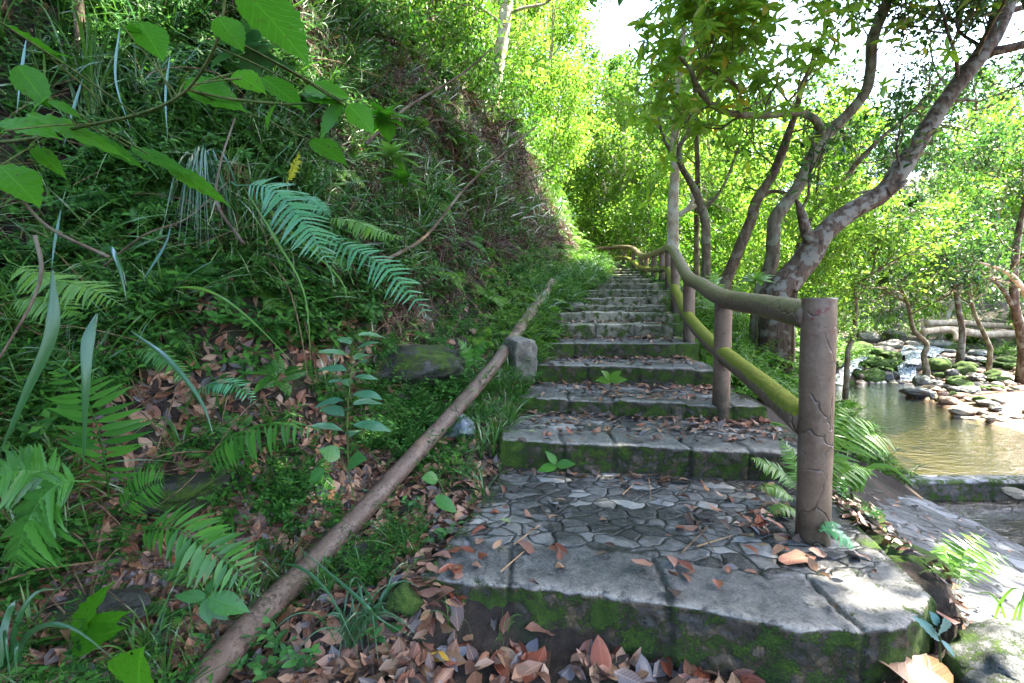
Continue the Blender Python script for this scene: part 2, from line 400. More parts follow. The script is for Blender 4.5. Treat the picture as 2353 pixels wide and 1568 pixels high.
m, nt, out = new_mat('forest_soil'); b = NB(nt); P = b.n('ShaderNodeNewGeometry').outputs['Position']
a1 = b.noise(P, 3, 6, .65, .5); a2 = b.noise(P, 30, 5, .75); a3 = b.noise(P, 120, 3, .8)
soil = b.ramp(b.math('ADD', b.math('MULTIPLY', a1, .5), b.math('MULTIPLY', a2, .5)), [(.3, (.010, .007, .005)), (.48, (.035, .022, .014)), (.6, (.075, .045, .028)), (.75, (.13, .085, .055))])
soil = b.mix(b.ramp(b.noise(P, 4.5, 4, .6), [(.55, 0.), (.62, .7)]), soil, (.02, .035, .008))
sandc = b.ramp(b.math('ADD', b.math('MULTIPLY', a2, .6), b.math('MULTIPLY', a3, .4)), [(.3, (.09, .055, .03)), (.5, (.20, .125, .075)), (.7, (.32, .21, .13))])
col = b.mix(b.attr('sand'), soil, sandc); col = b.mix(b.math('MULTIPLY', b.attr('bed'), .55), col, (.055, .06, .018))
p = b.n('ShaderNodeBsdfPrincipled', i_Base_Color=col, i_Roughness=.85, i_Normal=b.bump(b.math('ADD', a2, b.math('MULTIPLY', a3, .4)), .9, .03))
nt.links.new(p.outputs[0], out.inputs[0]); M_SOIL = m
ground = mb.build('ground', M_SOIL, attrs={'sand': sand, 'bed': sand * (V[:, 2] < WZ - .03)}); tag(ground, kind='structure')

# ------------------------------------------------------------------ staircase
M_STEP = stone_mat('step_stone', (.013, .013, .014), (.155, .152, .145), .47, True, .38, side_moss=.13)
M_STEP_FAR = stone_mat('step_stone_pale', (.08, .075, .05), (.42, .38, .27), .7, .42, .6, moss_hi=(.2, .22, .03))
M_STONE_PALE = stone_mat('pale_stone', (.07, .065, .055), (.26, .245, .20), .35, .3, .6, crack=False)
def worley(x, y, sx, sy, warp=.25, s=1):
    """irregular paving: distance to the joint and one number for each stone"""
    wx = x / sx + warp * n2(x, y, 4, s, 2) ; wy = y / sy + warp * n2(x, y, 4, s + 5, 2)
    ix, iy = np.floor(wx).astype(int), np.floor(wy).astype(int); d1 = np.full(wx.shape, 9.); d2 = d1.copy(); idn = np.zeros(wx.shape)
    for a in (-1, 0, 1):
        for c in (-1, 0, 1):
            cx, cy = ix + a, iy + c; z0 = np.zeros_like(cx)
            jx = cx + .1 + .8 * _hash(cx, cy, z0, s); jy = cy + .1 + .8 * _hash(cx, cy, z0, s + 9); d = np.hypot(wx - jx, wy - jy)
            h = _hash(cx, cy, z0, s + 31); new = d < d1
            d2 = np.where(new, d1, np.minimum(d2, d)); idn = np.where(new, h, idn); d1 = np.where(new, d, d1)
    return d2 - d1, idn
stairs = empty('stone_staircase', (.6, 1.66, 0), 'worn grey stone staircase with mossy risers climbing beside the handrail', 'staircase')
STEP_TRIS = ([], []); _sn = 0
for k, (D, zt, xl, xr, dl, dr) in enumerate(STEP):
    zprev = STEP[k - 1][1] if k else -.22
    back = (STEP[k + 1][0] + max(STEP[k + 1][4], STEP[k + 1][5]) + .12) if k + 1 < len(STEP) else D + 2.2
    res = .012 if k == 0 else (.016 if k < 3 else (.022 if k < 7 else .04))
    nu = max(12, int((xr - xl) / res)); u = np.linspace(0, 1, nu)
    depth = back - D; nv = max(6, int(depth / res)); rt = zt - zprev + .08; nr = max(6, int(rt / res))
    # profile: tread from the back to the lip, then down the riser
    tv = np.concatenate([np.linspace(depth, .035, nv), [.014, .005, 0], np.zeros(nr)])
    tz = np.concatenate([np.zeros(nv), [-.002, -.006, -.014], -.014 - np.linspace(.008, rt - .014, nr)])
    isr = np.concatenate([np.zeros(nv), [.2, .5, .8], np.ones(nr)])
    U, TV = np.meshgrid(u, tv); _, TZ = np.meshgrid(u, tz); _, RS = np.meshgrid(u, isr)
    X = xl + (xr - xl) * U
    if k == 0:
        X = (xl + (xr - xl) * U) + (1 - U) * TV * .26 + U * TV * .22
        Yf = np.interp(U, [0, .36, .70, .88, 1], [1.72, 1.60, 1.445, 1.44, 1.60])
    else: Yf = D + dl * (1 - U) + dr * U
    Yf = Yf + .030 * n2(X, X * 0 + k * 7, 3.0, 40 + k) + .016 * n2(X, X * 0 + k * 7, 13.0, 44 + k)
    # the stones of the kerb
    r_ = random.Random(k * 3 + 1); cuts = [0]; w = xr - xl
    while cuts[-1] < w: cuts.append(cuts[-1] + r_.uniform(.28, .62))
    cuts = np.array(cuts); xx = X - xl + .03 * n2(X, TV, 6, 3)
    idx = np.clip(np.searchsorted(cuts, xx) - 1, 0, len(cuts) - 1)
    dj = np.min(np.abs(xx[..., None] - cuts[None, None, 1:-1]), -1) if len(cuts) > 2 else xx * 0 + 9
    so = np.array([r_.uniform(-1, 1) for _ in cuts])[idx]; amp = .006 if k < 2 else .014
    kerb = np.clip((.30 + .06 * n2(X, TV, 5, 77) - TV) / .02, 0, 1)
    Z = zt + TZ + so * amp * kerb * (1 - RS * .5)
    Y = Yf + TV + so * .010 * RS
    wd, wid = worley(X, Y, .19, .125, .35, 3 + k)
    crack_t = np.clip(1.3 - wd / .12, 0, 1) * (1 - kerb)
    crack_k = np.clip(1 - dj / .014, 0, 1) * kerb
    edge = np.clip(1 - np.abs(TV - (.30 + .06 * n2(X, TV, 5, 77))) / .012, 0, 1) * (1 - RS)
    cr = np.maximum(np.maximum(crack_t, crack_k), edge * .8)
    mask = np.clip(n2(X, Y, 2.2, 60 + k) * 3 + .75, 0, 1); cr = cr * (.75 + .25 * mask)
    stone = np.where(kerb > .5, .5 + .22 * so, wid)
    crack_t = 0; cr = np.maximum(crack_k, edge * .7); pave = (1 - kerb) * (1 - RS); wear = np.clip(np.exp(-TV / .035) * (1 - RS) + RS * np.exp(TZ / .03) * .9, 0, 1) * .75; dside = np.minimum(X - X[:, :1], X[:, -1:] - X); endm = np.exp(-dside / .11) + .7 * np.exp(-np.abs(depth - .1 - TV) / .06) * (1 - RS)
    Pn = np.stack([X, Y, Z], -1)
    bump = fbm(Pn * 7, 5 + k, 4) * .010 + fbm(Pn * 34, 9, 3) * .005
    Z = Z + bump * (1 - RS) - cr * .014 * (1 - RS) + 0
    Y = Y - bump * RS * 2.2 + cr * .012 * RS + RS * np.clip(-TZ, 0, 1) * np.interp(k, [0, 3, 6], [-.02, .05, .04]) 
    # worn, rounded lip
    # ends: turn the sheet down at both sides
    cols_l = []; 
    A = np.stack([X, Y, Z], -1)
    L1 = A[:, :1].copy(); L1[..., 0] -= .012; L1[..., 2] -= .02
    L2 = A[:, :1].copy(); L2[..., 0] -= .02; L2[..., 2] = np.minimum(L1[..., 2], zprev - .12)
    R1 = A[:, -1:].copy(); R1[..., 0] += .012; R1[..., 2] -= .02
    R2 = A[:, -1:].copy(); R2[..., 0] += .02; R2[..., 2] = np.minimum(R1[..., 2], zprev - .25)
    nsd = 8
    def sidecols(P1, P2): return [P1 * (1 - t) + P2 * t for t in np.linspace(0, 1, nsd)]
    blk = np.concatenate(sidecols(L2, L1) + [A] + sidecols(R1, R2), 1)
    dn = fbm(blk * 8, 31, 3)[..., None] * .02; blk[:, :nsd - 1] += dn[:, :nsd - 1]; blk[:, -nsd + 1:] += dn[:, -nsd + 1:]
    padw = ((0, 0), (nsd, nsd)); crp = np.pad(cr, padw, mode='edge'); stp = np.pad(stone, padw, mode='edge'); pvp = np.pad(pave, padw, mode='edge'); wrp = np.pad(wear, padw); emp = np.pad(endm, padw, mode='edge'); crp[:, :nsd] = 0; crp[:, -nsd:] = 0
    h_, w_ = blk.shape[:2]; i = np.arange(h_ - 1)[:, None] * w_ + np.arange(w_ - 1)[None]
    qf = np.stack([i, i + w_, i + w_ + 1, i + 1], -1).reshape(-1, 4)
    mb = MB(); mb.add(blk, qf - 0)
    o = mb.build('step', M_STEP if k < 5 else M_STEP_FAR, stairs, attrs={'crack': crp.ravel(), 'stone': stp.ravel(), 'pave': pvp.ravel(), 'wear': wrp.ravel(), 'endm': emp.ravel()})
    o.matrix_parent_inverse = Matrix.Translation((-.6, -1.66, 0))
    STEP_TRIS[0].append(blk.reshape(-1, 3)); STEP_TRIS[1].append(qf + _sn); _sn += blk.shape[0] * blk.shape[1]
STEP_BVH = BVHTree.FromPolygons([tuple(v) for v in np.concatenate(STEP_TRIS[0])], [tuple(int(i) for i in f) for f in np.concatenate(STEP_TRIS[1])])
def surf(x, y):
    """height and normal of whatever one would step on at x, y"""
    h = STEP_BVH.ray_cast(Vector((x, y, 5)), Vector((0, 0, -1)))
    z = zg(x, y); e = .04
    nrm = norm(np.array([z - zg(x + e, y), z - zg(x, y + e), e]))
    if h[0] is not None and h[0].z > z:
        n_ = np.array(h[1]); n_ = n_ if n_[2] > 0 else -n_
        return h[0].z, n_
    return z, nrm
# ------------------------------------------------------------------ handrail
def q2(cx, cy): return ((1400 + cx / 4.48) / 1.1692, (600 + cy / 4.48) / 1.1692)
m, nt, out = new_mat('painted_concrete'); b = NB(nt); g = b.n('ShaderNodeNewGeometry'); tc = b.n('ShaderNodeTexCoord'); P = tc.outputs['Object']
nz = b.n('ShaderNodeSeparateXYZ', i_Vector=g.outputs['Normal']).outputs[2]; pz = b.n('ShaderNodeSeparateXYZ', i_Vector=P).outputs[2]
wv = b.n('ShaderNodeVectorMath', operation='MULTIPLY_ADD'); b.set(wv.inputs[0], b.n('ShaderNodeTexNoise', i_Vector=P, i_Scale=9., i_Detail=3).outputs['Color']); wv.inputs[1].default_value = (.11, .11, .11); b.set(wv.inputs[2], P)
mp = b.n('ShaderNodeMapping', i_Vector=wv.outputs[0], i_Scale=(1, 1, .55))
vo = b.n('ShaderNodeTexVoronoi', i_Vector=mp.outputs[0], i_Scale=9., feature='DISTANCE_TO_EDGE')
gate = b.ramp(b.noise(P, 5., 3), [(.46, 0.), (.52, 1.)])
crk = b.math('MULTIPLY', b.ramp(vo.outputs[0], [(0, 1.), (.035, 0.)]), gate)
fine = b.noise(P, 60., 5, .6); mid = b.noise(P, 12., 4, .6); grit = b.noise(P, 240., 3, .7)
col = b.ramp(b.math('ADD', b.math('MULTIPLY', mid, .6), b.math('MULTIPLY', fine, .4)), [(.3, (.105, .064, .040)), (.55, (.175, .115, .078)), (.75, (.25, .18, .13))])
near_rail = b.ramp(b.n('ShaderNodeSeparateXYZ', i_Vector=P).outputs[1], [(0., 1.), (1., 1.)])
red = b.math('MULTIPLY', b.ramp(b.noise(P, 22., 4, .7), [(.58, 0.), (.63, 1.)]), b.ramp(b.math('SUBTRACT', pz, .82), [(0., 0.), (.12, .8)]))
col = b.mix(red, col, (.16, .03, .028))
col = b.mix(b.math('MULTIPLY', crk, .5), col, (.035, .024, .020))
# moss that grows on the upper side of the lower rail and dirt at the feet
ms = b.math('MULTIPLY', b.attr('mossy'), b.ramp(b.math('ADD', nz, b.math('MULTIPLY', b.math('SUBTRACT', b.noise(P, 25., 5, .75), .5), 1.3)), [(.25, 0.), (.42, 1.)]))
mcol = b.ramp(b.math('ADD', b.math('MULTIPLY', grit, .5), b.math('MULTIPLY', fine, .5)), [(.3, (.06, .075, .005)), (.5, (.19, .21, .010)), (.7, (.33, .33, .022))])
col = b.mix(ms, col, mcol)
foot = b.math('MULTIPLY', b.attr('foot'), b.ramp(b.noise(P, 18., 5, .7), [(.3, .3), (.6, 1.)]))
col = b.mix(foot, col, (.020, .020, .010))
h = b.math('ADD', b.math('ADD', b.math('MULTIPLY', fine, .25), b.math('MULTIPLY', mid, .5)), b.math('SUBTRACT', b.math('MULTIPLY', b.math('MULTIPLY', ms, grit), 1.0), b.math('MULTIPLY', crk, .7)))
p = b.n('ShaderNodeBsdfPrincipled', i_Base_Color=col, i_Normal=b.bump(h, .8, .009)); b.set(p.inputs['Roughness'], b.mix(ms, (.42, .42, .42), (.95, .95, .95)))
nt.links.new(p.outputs[0], out.inputs[0]); M_RAIL = m

rail = empty('handrail', tuple(at(1858, 1240, 2.0)), 'brown painted concrete handrail shaped like logs, running up beside the stairs', 'handrail')
rail.location = (0, 0, 0)
def rail_part(name, P, rad, k=20, mossy=0., footz=None, rough=.05, sub=8):
    Pc = catmull(P, sub); rr = np.interp(np.linspace(0, 1, len(Pc)), np.linspace(0, 1, len(np.atleast_1d(rad))), np.atleast_1d(rad)) if np.ndim(rad) else rad
    mb = MB(); tube(mb, Pc, rr, k, rough, seed=int(abs(P[0][0]) * 100), fr=7)
    V = np.concatenate(mb.v); ft = np.zeros(len(V))
    if footz is not None: ft = np.clip(1 - (V[:, 2] - footz) / .22, 0, 1)
    return mb.build(name, M_RAIL, rail, attrs={'mossy': np.full(len(V), mossy), 'foot': ft})
# (top of rail line x,y in the photograph, distance)
posts = [((1866, 1240), (1873, 727), 2.00, .066), ((1656, 925), (1661, 684), 3.42, .060), ((1582, 785), (1581, 636), 5.0, .060),
         ((1551, 708), (1549, 578), 6.4, .060), ((q2(1772, 740)), q2(1768, 290), 7.6, .058), (q2(1690, 690), q2(1690, 325), 8.8, .057), (q2(1592, 655), q2(1592, 365), 9.9, .057),
         (q2(1500, 625), q2(1502, 385), 10.8, .055), (q2(1430, 608), q2(1440, 385), 11.6, .055), (q2(1345, 540), q2(1350, 305), 12.6, .055),
         (q2(1240, 475), q2(1242, 285), 13.8, .055), (q2(1055, 480), q2(1058, 292), 14.4, .055), (q2(892, 480), q2(890, 312), 14.7, .055)]
for i_, (bs, tp, D, r) in enumerate(posts):
    B = at(bs[0], bs[1], D); T = at(tp[0], tp[1], D); T[0] = B[0] * .35 + T[0] * .65
    B2 = B.copy(); B2[2] -= .25
    if i_ == 0: T2 = T + [0, 0, .060]; P_ = [B2, B, (B + T) / 2, T + [0, 0, .03], T2]; rr = [r * 1.1, r * 1.05, r, r * .99, r * .985, r * .98, r * .97, r * .90]
    else: P_ = [B2, B, (B + T) / 2, T]; rr = [r * 1.05, r, r * .97, r]
    rail_part('post', P_, rr, 28 if i_ < 4 else 14, 0., B[2], .05)
top = [at(1873, 727, 2.0)] + [at(tp[0], tp[1], D) for (bs, tp, D, r) in posts[1:]] + [at(*q2(780, 335), 15.0), at(*q2(700, 345), 15.4)]
mid01 = at(1762, 703, 2.65); top.insert(1, mid01); mid12 = at(1612, 655, 4.2); top.insert(3, mid12); top.insert(5, at(1560, 600, 5.8))
rail_part('top_rail', top, [.062] * 6 + [.06] * 8, 24, .12, rough=.06)
lowpts = [(1848, 968, 2.02), (1752, 885, 2.65), (1661, 812, 3.42), (1612, 766, 4.2), (1580, 726, 5.0), (1562, 690, 5.8), (1549, 660, 6.4)] + \
         [(*q2(1765, 560), 7.6), (*q2(1690, 548), 8.8), (*q2(1592, 552), 9.9), (*q2(1500, 545), 10.8), (*q2(1430, 528), 11.6), (*q2(1345, 462), 12.6), (*q2(1240, 412), 13.8), (*q2(1055, 424), 14.4), (*q2(892, 428), 14.7), (*q2(780, 430), 15.0)]
rail_part('lower_rail', [at(*a) for a in lowpts], [.060] * 6 + [.055] * 8, 24, 1., rough=.05)

# ------------------------------------------------------------------ the long pipe on the bank
m, nt, out = new_mat('rusty_pipe'); b = NB(nt); tc = b.n('ShaderNodeTexCoord'); P = tc.outputs['Object']
mid = b.noise(P, 9., 5, .6); fn = b.noise(P, 55., 6, .8, .6)
col = b.ramp(mid, [(.3, (.085, .052, .036)), (.5, (.15, .098, .072)), (.7, (.23, .165, .13))])
col = b.mix(b.ramp(b.math('ADD', b.math('MULTIPLY', fn, .7), b.math('MULTIPLY', mid, .3)), [(.50, 0.), (.56, .85)]), col, (.032, .018, .012))
p = b.n('ShaderNodeBsdfPrincipled', i_Base_Color=col, i_Roughness=.5, i_Normal=b.bump(b.math('ADD', fn, mid), .5, .006)); nt.links.new(p.outputs[0], out.inputs[0]); M_PIPE = m
pp = [(330, 1730, 1.22), (462, 1568, 1.42), (590, 1420, 1.70), (712, 1300, 2.0), (860, 1145, 2.42), (1000, 992, 2.92), (1090, 890, 3.4), (1142, 828, 3.8), (1158, 806, 4.0)]
mb = MB(); tube(mb, catmull([at(*a) for a in pp], 12) + .012 * np.stack([n2(np.linspace(0, 4, 97), np.zeros(97), 1., 3), np.zeros(97), n2(np.linspace(0, 4, 97), np.zeros(97), 1., 6)], -1), .050, 24, .09, 3, fr=4)
tag(mb.build('pipe', M_PIPE), 'long brown flaking pipe lying diagonally up the leaf littered bank', 'pipe')
mb = MB(); tube(mb, catmull([at(1160, 806, 4.1), at(1182, 772, 4.35), at(1205, 738, 4.8), at(1228, 706, 5.3), at(1250, 676, 5.9), at(1268, 648, 6.6)], 10), [.055] * 51 if False else .054, 18, .12, 5, fr=5)
tag(mb.build('pipe', bark_mat('weathered_pipe', (.07, .045, .03), (.24, .18, .13), 10, (.30, .28, .22), .5)), 'short upper pipe with cracked bark-like skin above the square stone block', 'pipe')

# ------------------------------------------------------------------ rocks
import bmesh
def ico(sub):
    bm = bmesh.new(); bmesh.ops.create_icosphere(bm, subdivisions=sub, radius=1); bm.verts.ensure_lookup_table()
    v = np.array([x.co[:] for x in bm.verts]); f = np.array([[y.index for y in x.verts] for x in bm.faces]); bm.free(); return v, f
ICO4, ICO5 = ico(4), ico(5)
def rock_shape(seed, sub=4, blocky=.55, amp=.42):
    v, f = ICO5 if sub == 5 else ICO4; v = v.copy(); rs = np.random.default_rng(seed)
    for _ in range(7):                     # cut facets
        n_ = norm(rs.normal(size=3)); d = rs.uniform(.55, .9); t = v @ n_; v = v - np.maximum(t - d, 0)[:, None] * n_ * (.35 + blocky)
    v = v * (1 + amp * fbm(v * 1.3 + seed, seed, 3)[:, None] + .10 * fbm(v * 5, seed, 4)[:, None])
    return v, f
M_BLD = [stone_mat('mossy_boulder', (.03, .03, .022), (.15, .14, .10), 1.15, False, .55, crack=False, moss_hi=(.15, .19, .02), scl=.35),
         stone_mat('grey_boulder', (.045, .048, .045), (.20, .20, .18), .45, False, .4, crack=False, scl=.35),
         stone_mat('pale_boulder', (.13, .115, .09), (.36, .31, .24), .15, False, .6, crack=False, scl=.35),
         stone_mat('dark_boulder', (.018, .018, .018), (.085, .078, .068), .3, False, .25, crack=False, scl=.35),
         stone_mat('brown_boulder', (.10, .055, .035), (.32, .20, .13), .2, False, .5, crack=False, scl=.35)]
ROCKM = {}
def rock_mesh(var, mt):
    if (var, mt) not in ROCKM:
        mb = MB(); mb.add(*rock_shape(var, 4)); ROCKM[(var, mt)] = mb.mesh('boulder', M_BLD[mt])
    return ROCKM[(var, mt)]
ROCKS = []
def add_rock(px, py, w, h, mt, var, label=None, name='boulder', cat='boulder', flat=None, group='boulders in the stream bed'):
    """w, h: size in px of the photograph (2352 wide); py = the foot of the rock"""
    p = hit(px, py, 4.5, 40); D = p[1]; W = w * D / F; H = h * D / F
    o = bpy.data.objects.new(name, rock_mesh(var, mt)); COL.objects.link(o)
    o.scale = (W * .52, W * .42, max(H * .62, .03)); o.rotation_euler = (random.uniform(-.1, .1), random.uniform(-.1, .1), random.uniform(-.4, .4) + (math.pi if var % 2 else 0))
    o.location = (p[0], p[1] + W * .3, p[2] + H * .40); o['group'] = group; o['category'] = cat
    if label: o['label'] = label
    ROCKS.append((o, mt, px, py, w)); return o
c2 = lambda cx, cy: ((2200 + cx / 3.647) / 1.1692, (820 + cy / 3.647) / 1.1692)
k2 = 1 / 3.647 / 1.1692
BL = [ # crop x, crop y centre, w, h, kind (0 mossy 1 grey 2 pale 3 dark 4 brown)
 (780,300,190,120,2),(520,330,190,90,2),(480,280,130,60,2),(740,390,190,85,2),(650,440,210,60,2),(940,400,130,70,2),(1075,385,130,60,2),(880,415,70,40,2),(1480,325,240,120,0),(1230,405,200,90,1),
 (1700,330,160,90,2),(1430,430,230,70,0),(430,450,270,130,0),(1210,455,150,60,1),(600,480,140,80,0),(930,480,170,80,3),(1110,470,150,60,1),(1320,470,160,55,1),(1400,500,140,45,4),(1600,480,170,60,1),(1780,470,130,55,0),
 (470,560,180,100,0),(600,550,115,80,0),(770,520,240,90,0),(1150,510,150,60,1),(960,545,130,60,3),(1230,545,190,55,1),(1290,500,120,40,4),(1500,530,140,50,3),(1650,540,130,45,1),(1880,540,150,70,0),
 (770,600,220,105,0),(880,600,130,70,3),(620,625,150,75,0),(1205,620,260,120,0),(1500,595,150,60,0),(1780,585,210,65,0),(1930,610,150,60,0),(1000,610,140,90,3),(370,640,150,90,3),
 (165,670,120,80,0),(265,710,110,80,3),(1440,640,210,120,0),(1325,690,120,95,3),(1215,695,120,55,0),(1070,700,90,50,0),(1600,660,120,50,4),
 (400,700,125,110,0),(570,715,230,140,0),(690,720,110,110,3),(760,700,100,70,3),(1740,700,170,95,0),(1580,720,150,70,3),(1400,725,160,50,0),(1170,770,110,70,1),(1040,765,160,110,1),(840,780,150,70,3),
 (300,780,230,70,0),(1440,785,240,90,0),(1850,755,250,70,0),(1280,780,90,50,3),(620,780,140,50,1),(960,760,60,60,4),
 (545,815,210,60,3),(370,815,130,40,3),(765,830,90,60,4),(870,830,90,50,3),(1500,838,170,55,1),(1770,815,130,40,0),(1620,820,110,40,0),(960,830,120,30,4),
 (1020,870,260,90,1),(1170,840,90,50,4),(890,880,60,65,2),(620,865,190,45,3),(810,880,110,50,3),(730,875,90,30,3),(1120,900,60,60,1),(1320,875,80,45,0),
 (1240,880,100,50,4),(1610,940,120,75,0),(1690,975,165,65,1),(1300,950,180,65,4),(1780,1022,130,65,3),(1840,1035,90,40,2),(1510,930,110,35,2),(1180,930,80,40,4),(1400,900,120,30,4),
 (1460,1065,245,85,2),(1400,1110,110,50,2),(1500,1125,130,50,2),(1560,1172,160,30,2),(1730,1117,105,55,2),(1830,1105,90,40,2),(1930,1085,190,50,2),(1860,1140,170,30,2),(1620,1092,50,22,2)]
for i_, (cx, cy, w, h, mt) in enumerate(BL):
    x, y = c2(cx, cy + h * .38); add_rock(x, y, w * k2 * 1.05, h * k2 * 1.05, mt, i_ % 9)
# a lower stone in the pool and one at the weir
o = add_rock(2108, 1054, 62, 18, 1, 3, 'flat bluish grey rock just breaking the pool surface', 'rock', 'rock'); o.location = tuple(at(2110, 1050, 5.05)); o.location.z = WZ - .01; o.scale = (.14, .10, .035)
o = add_rock(2330, 1135, 44, 20, 2, 4, 'small pale rock at the foot of the weir wall', 'rock', 'rock'); o.location = tuple(at(2328, 1132, 4.55)); o.scale = (.11, .08, .05)
# a mass of small stones between the boulders and on the sand bank
mb = MB(); N = 3600; xs = rng.uniform(4.5, 24, N * 3); ys = rng.uniform(7.0, 24, N * 3); zz = zground(xs, ys)
ok = (xs > pool_edge(ys) - .2) & (zz > WZ - .16) & (zz < .2) & ~((xs > 7.2) & (ys < 9.4) & (rng.uniform(size=N * 3) < .93)) & ~((ys < 9.9) & (rng.uniform(size=N * 3) < .4)) & (rng.uniform(size=N * 3) < np.clip(1.2 - (ys - 9) * .06, .1, 1)); xs, ys, zz = xs[ok][:N], ys[ok][:N], zz[ok][:N]
T = []
for sd in range(4):
    v, f = ico(2); v = v * (1 + .35 * fbm(v * 1.4, sd * 7, 3)[:, None]); v[:, 2] *= .7; t = Tpl(); t.put((v, f, np.zeros((f.size, 2)))); T.append(t.done())
for k in range(4):
    s_ = slice(k, None, 4); n_ = len(xs[s_]); sz = rng.gamma(2.0, .028, n_) + .018
    scatter(mb, T[k], np.stack([xs[s_], ys[s_], zz[s_] + sz * .25], -1), rng.uniform(0, 6.3, n_), sz)
m, nt, out = new_mat('river_stones'); b = NB(nt); g = b.n('ShaderNodeNewGeometry')
col = b.ramp(g.outputs['Random Per Island'], [(0, (.03, .03, .028)), (.3, (.13, .085, .055)), (.5, (.25, .17, .11)), (.7, (.08, .075, .06)), (.85, (.36, .29, .22)), (1., (.04, .06, .012))])
col = b.mix(.35, col, b.noise(g.outputs['Position'], 30., 4), 'MULTIPLY')
p = b.n('ShaderNodeBsdfPrincipled', i_Base_Color=col, i_Roughness=.6); nt.links.new(p.outputs[0], out.inputs[0])
tag(mb.build('pebbles', m), 'small river stones strewn between the boulders and over the sand bank', 'pebbles', kind='stuff')

# rocks on the left of the stairs
M_WALLROCK = stone_mat('dark_bank_rock', (.009, .009, .008), (.045, .045, .036), .75, False, .4, crack=False, scl=.8)
M_BLUEROCK = stone_mat('blue_grey_rock', (.045, .055, .07), (.22, .25, .29), .2, False, .35, crack=False, scl=1.2)
def bank_rock(px, py, D, size, seed, mat, label, rot=0., name='rock', cat='rock', lift=.3):
    mb = MB(); v, f = rock_shape(seed, 5, .8, .2); mb.add(v * np.array(size), f); o = mb.build(name, mat); p = hit(px, py); p[2] -= size[2] * .15; o.location = tuple(p); o.rotation_euler = (0, 0, rot)
    return tag(o, label, cat)
bank_rock(1050, 985, 3.02, (.12, .14, .11), 21, M_BLUEROCK, 'angular blue grey rock wedged beside the pipe near the second step', .4)
bank_rock(870, 1215, 2.2, (.10, .14, .09), 22, M_BLUEROCK, 'small dark rock under the pipe below the tall seedling') if False else None
bank_rock(905, 838, 4.1, (.55, .22, .16), 64, M_WALLROCK, 'dark mossy rock ledge draped with creepers left of the pipe', .35, 'rock_ledge', 'rock')
bank_rock(840, 1290, 2.05, (.13, .12, .08), 24, M_WALLROCK, 'low mossy rock beside the left corner of the bottom step', .2)
bank_rock(180, 1400, 1.62, (.26, .16, .07), 25, M_WALLROCK, 'dark flat rock half buried in leaves at the lower left', -.2)
bank_rock(400, 1130, 2.0, (.34, .16, .08), 26, M_WALLROCK, 'dark rock shelf in the leaf litter above the low fern', .25)
bank_rock(930, 1370, 1.88, (.075, .10, .075), 31, stone_mat('green_mossy_rock', (.03, .035, .02), (.16, .15, .10), 1.5, False, .8, crack=False, moss_hi=(.14, .20, .01)), 'bright green mossy rock against the left end of the bottom step', .1)
bank_rock(1300, 700, 5.75, (.24, .2, .09), 28, M_STONE_PALE, 'low stone beside the left end of the middle steps', .1)
bank_rock(1285, 770, 5.0, (.34, .22, .11), 29, M_STONE_PALE, 'flat sloping stone at the left end of the fifth step', .3)
# squared block where the pipe disappears
mb = MB(); u = np.linspace(-1, 1, 26)
def box_sheet(mb, sx, sy, sz, seed, n=24, rd=.12):
    v, f = ICO5; w = v / np.max(np.abs(v), 1, keepdims=True); w = w * (1 - rd) + v * rd * 1.2; w = w * np.array([sx, sy, sz]); w = w + .02 * norm(v) * fbm(w * 9, seed, 4)[:, None] * 2
    mb.add(w, f)
box_sheet(mb, .10, .12, .17, 5); o = mb.build('stone_block', M_STONE_PALE); o.location = tuple(at(1192, 825, 4.05)); o.rotation_euler = (.05, .08, .5)
tag(o, 'squared weathered stone block where the two pipes meet', 'stone block')
# rounded mossy kerb stone, lower right corner
mb = MB(); v, f = rock_shape(41, 5, .3, .15); mb.add(v * np.array([.36, .27, .18]), f); o = mb.build('kerb_stone', stone_mat('kerb_stone_mossy', (.035, .04, .04), (.20, .20, .19), .8, False, .5, crack=False))
o.location = (1.74, 1.36, -.20); o.rotation_euler = (0, .12, -.5); tag(o, 'rounded mossy kerb stone at the bottom right corner below the steps', 'stone')
for x, y, s, sd, lab in [(1.66, 1.98, (.15, .20, .055), 43, 'bright mossy stone at the outer edge of the bottom landing'), (1.78, 2.45, (.13, .20, .07), 44, 'mossy edge stone behind the foot of the nearest post')]:
    mb = MB(); v, f = rock_shape(sd, 5, .3, .15); mb.add(v * np.array(s), f); o = mb.build('edge_stone', stone_mat('edge_moss' + str(sd), (.03, .035, .02), (.14, .14, .12), 1.35, False, .8, crack=False, moss_hi=(.12, .19, .008)))
    o.location = (x, y, -.075); tag(o, lab, 'stone')

# ------------------------------------------------------------------ stone apron, weir, water
M_APRON = stone_mat('apron_stone', (.035, .038, .042), (.12, .125, .135), .2, False, .55, psc=3.6)
ax = np.linspace(1.55, 4.35, 190); ay = np.linspace(.55, 5.6, 300); AX, AY = np.meshgrid(ax, ay)
wd, wid = worley(AX, AY, .33, .22, .3, 60); cr = np.clip(1 - wd / .07, 0, 1)
s_ = AX - sright(AY); s_ = AX - 1.64; AZ = -.285 - np.clip(s_, 0, 9) * .265 - np.clip(AX - 4.1, 0, 1) * 1.2 - np.clip(1.64 - AX, 0, 1) * .2
AZ = AZ + fbm(np.stack([AX, AY, AX * 0], -1) * 6, 3, 4) * .03 
apV = np.stack([AX, AY, AZ], -1); nx_ = len(ax); i = np.arange(len(ay) - 1)[:, None] * nx_ + np.arange(nx_ - 1)[None]
mb = MB(); mb.add(apV, np.stack([i, i + 1, i + nx_ + 1, i + nx_], -1).reshape(-1, 4))
tag(mb.build('stone_apron', M_APRON, attrs={'crack': cr.ravel() * 0, 'stone': wid.ravel(), 'pave': cr.ravel() * 0 + 1.}), kind='structure')
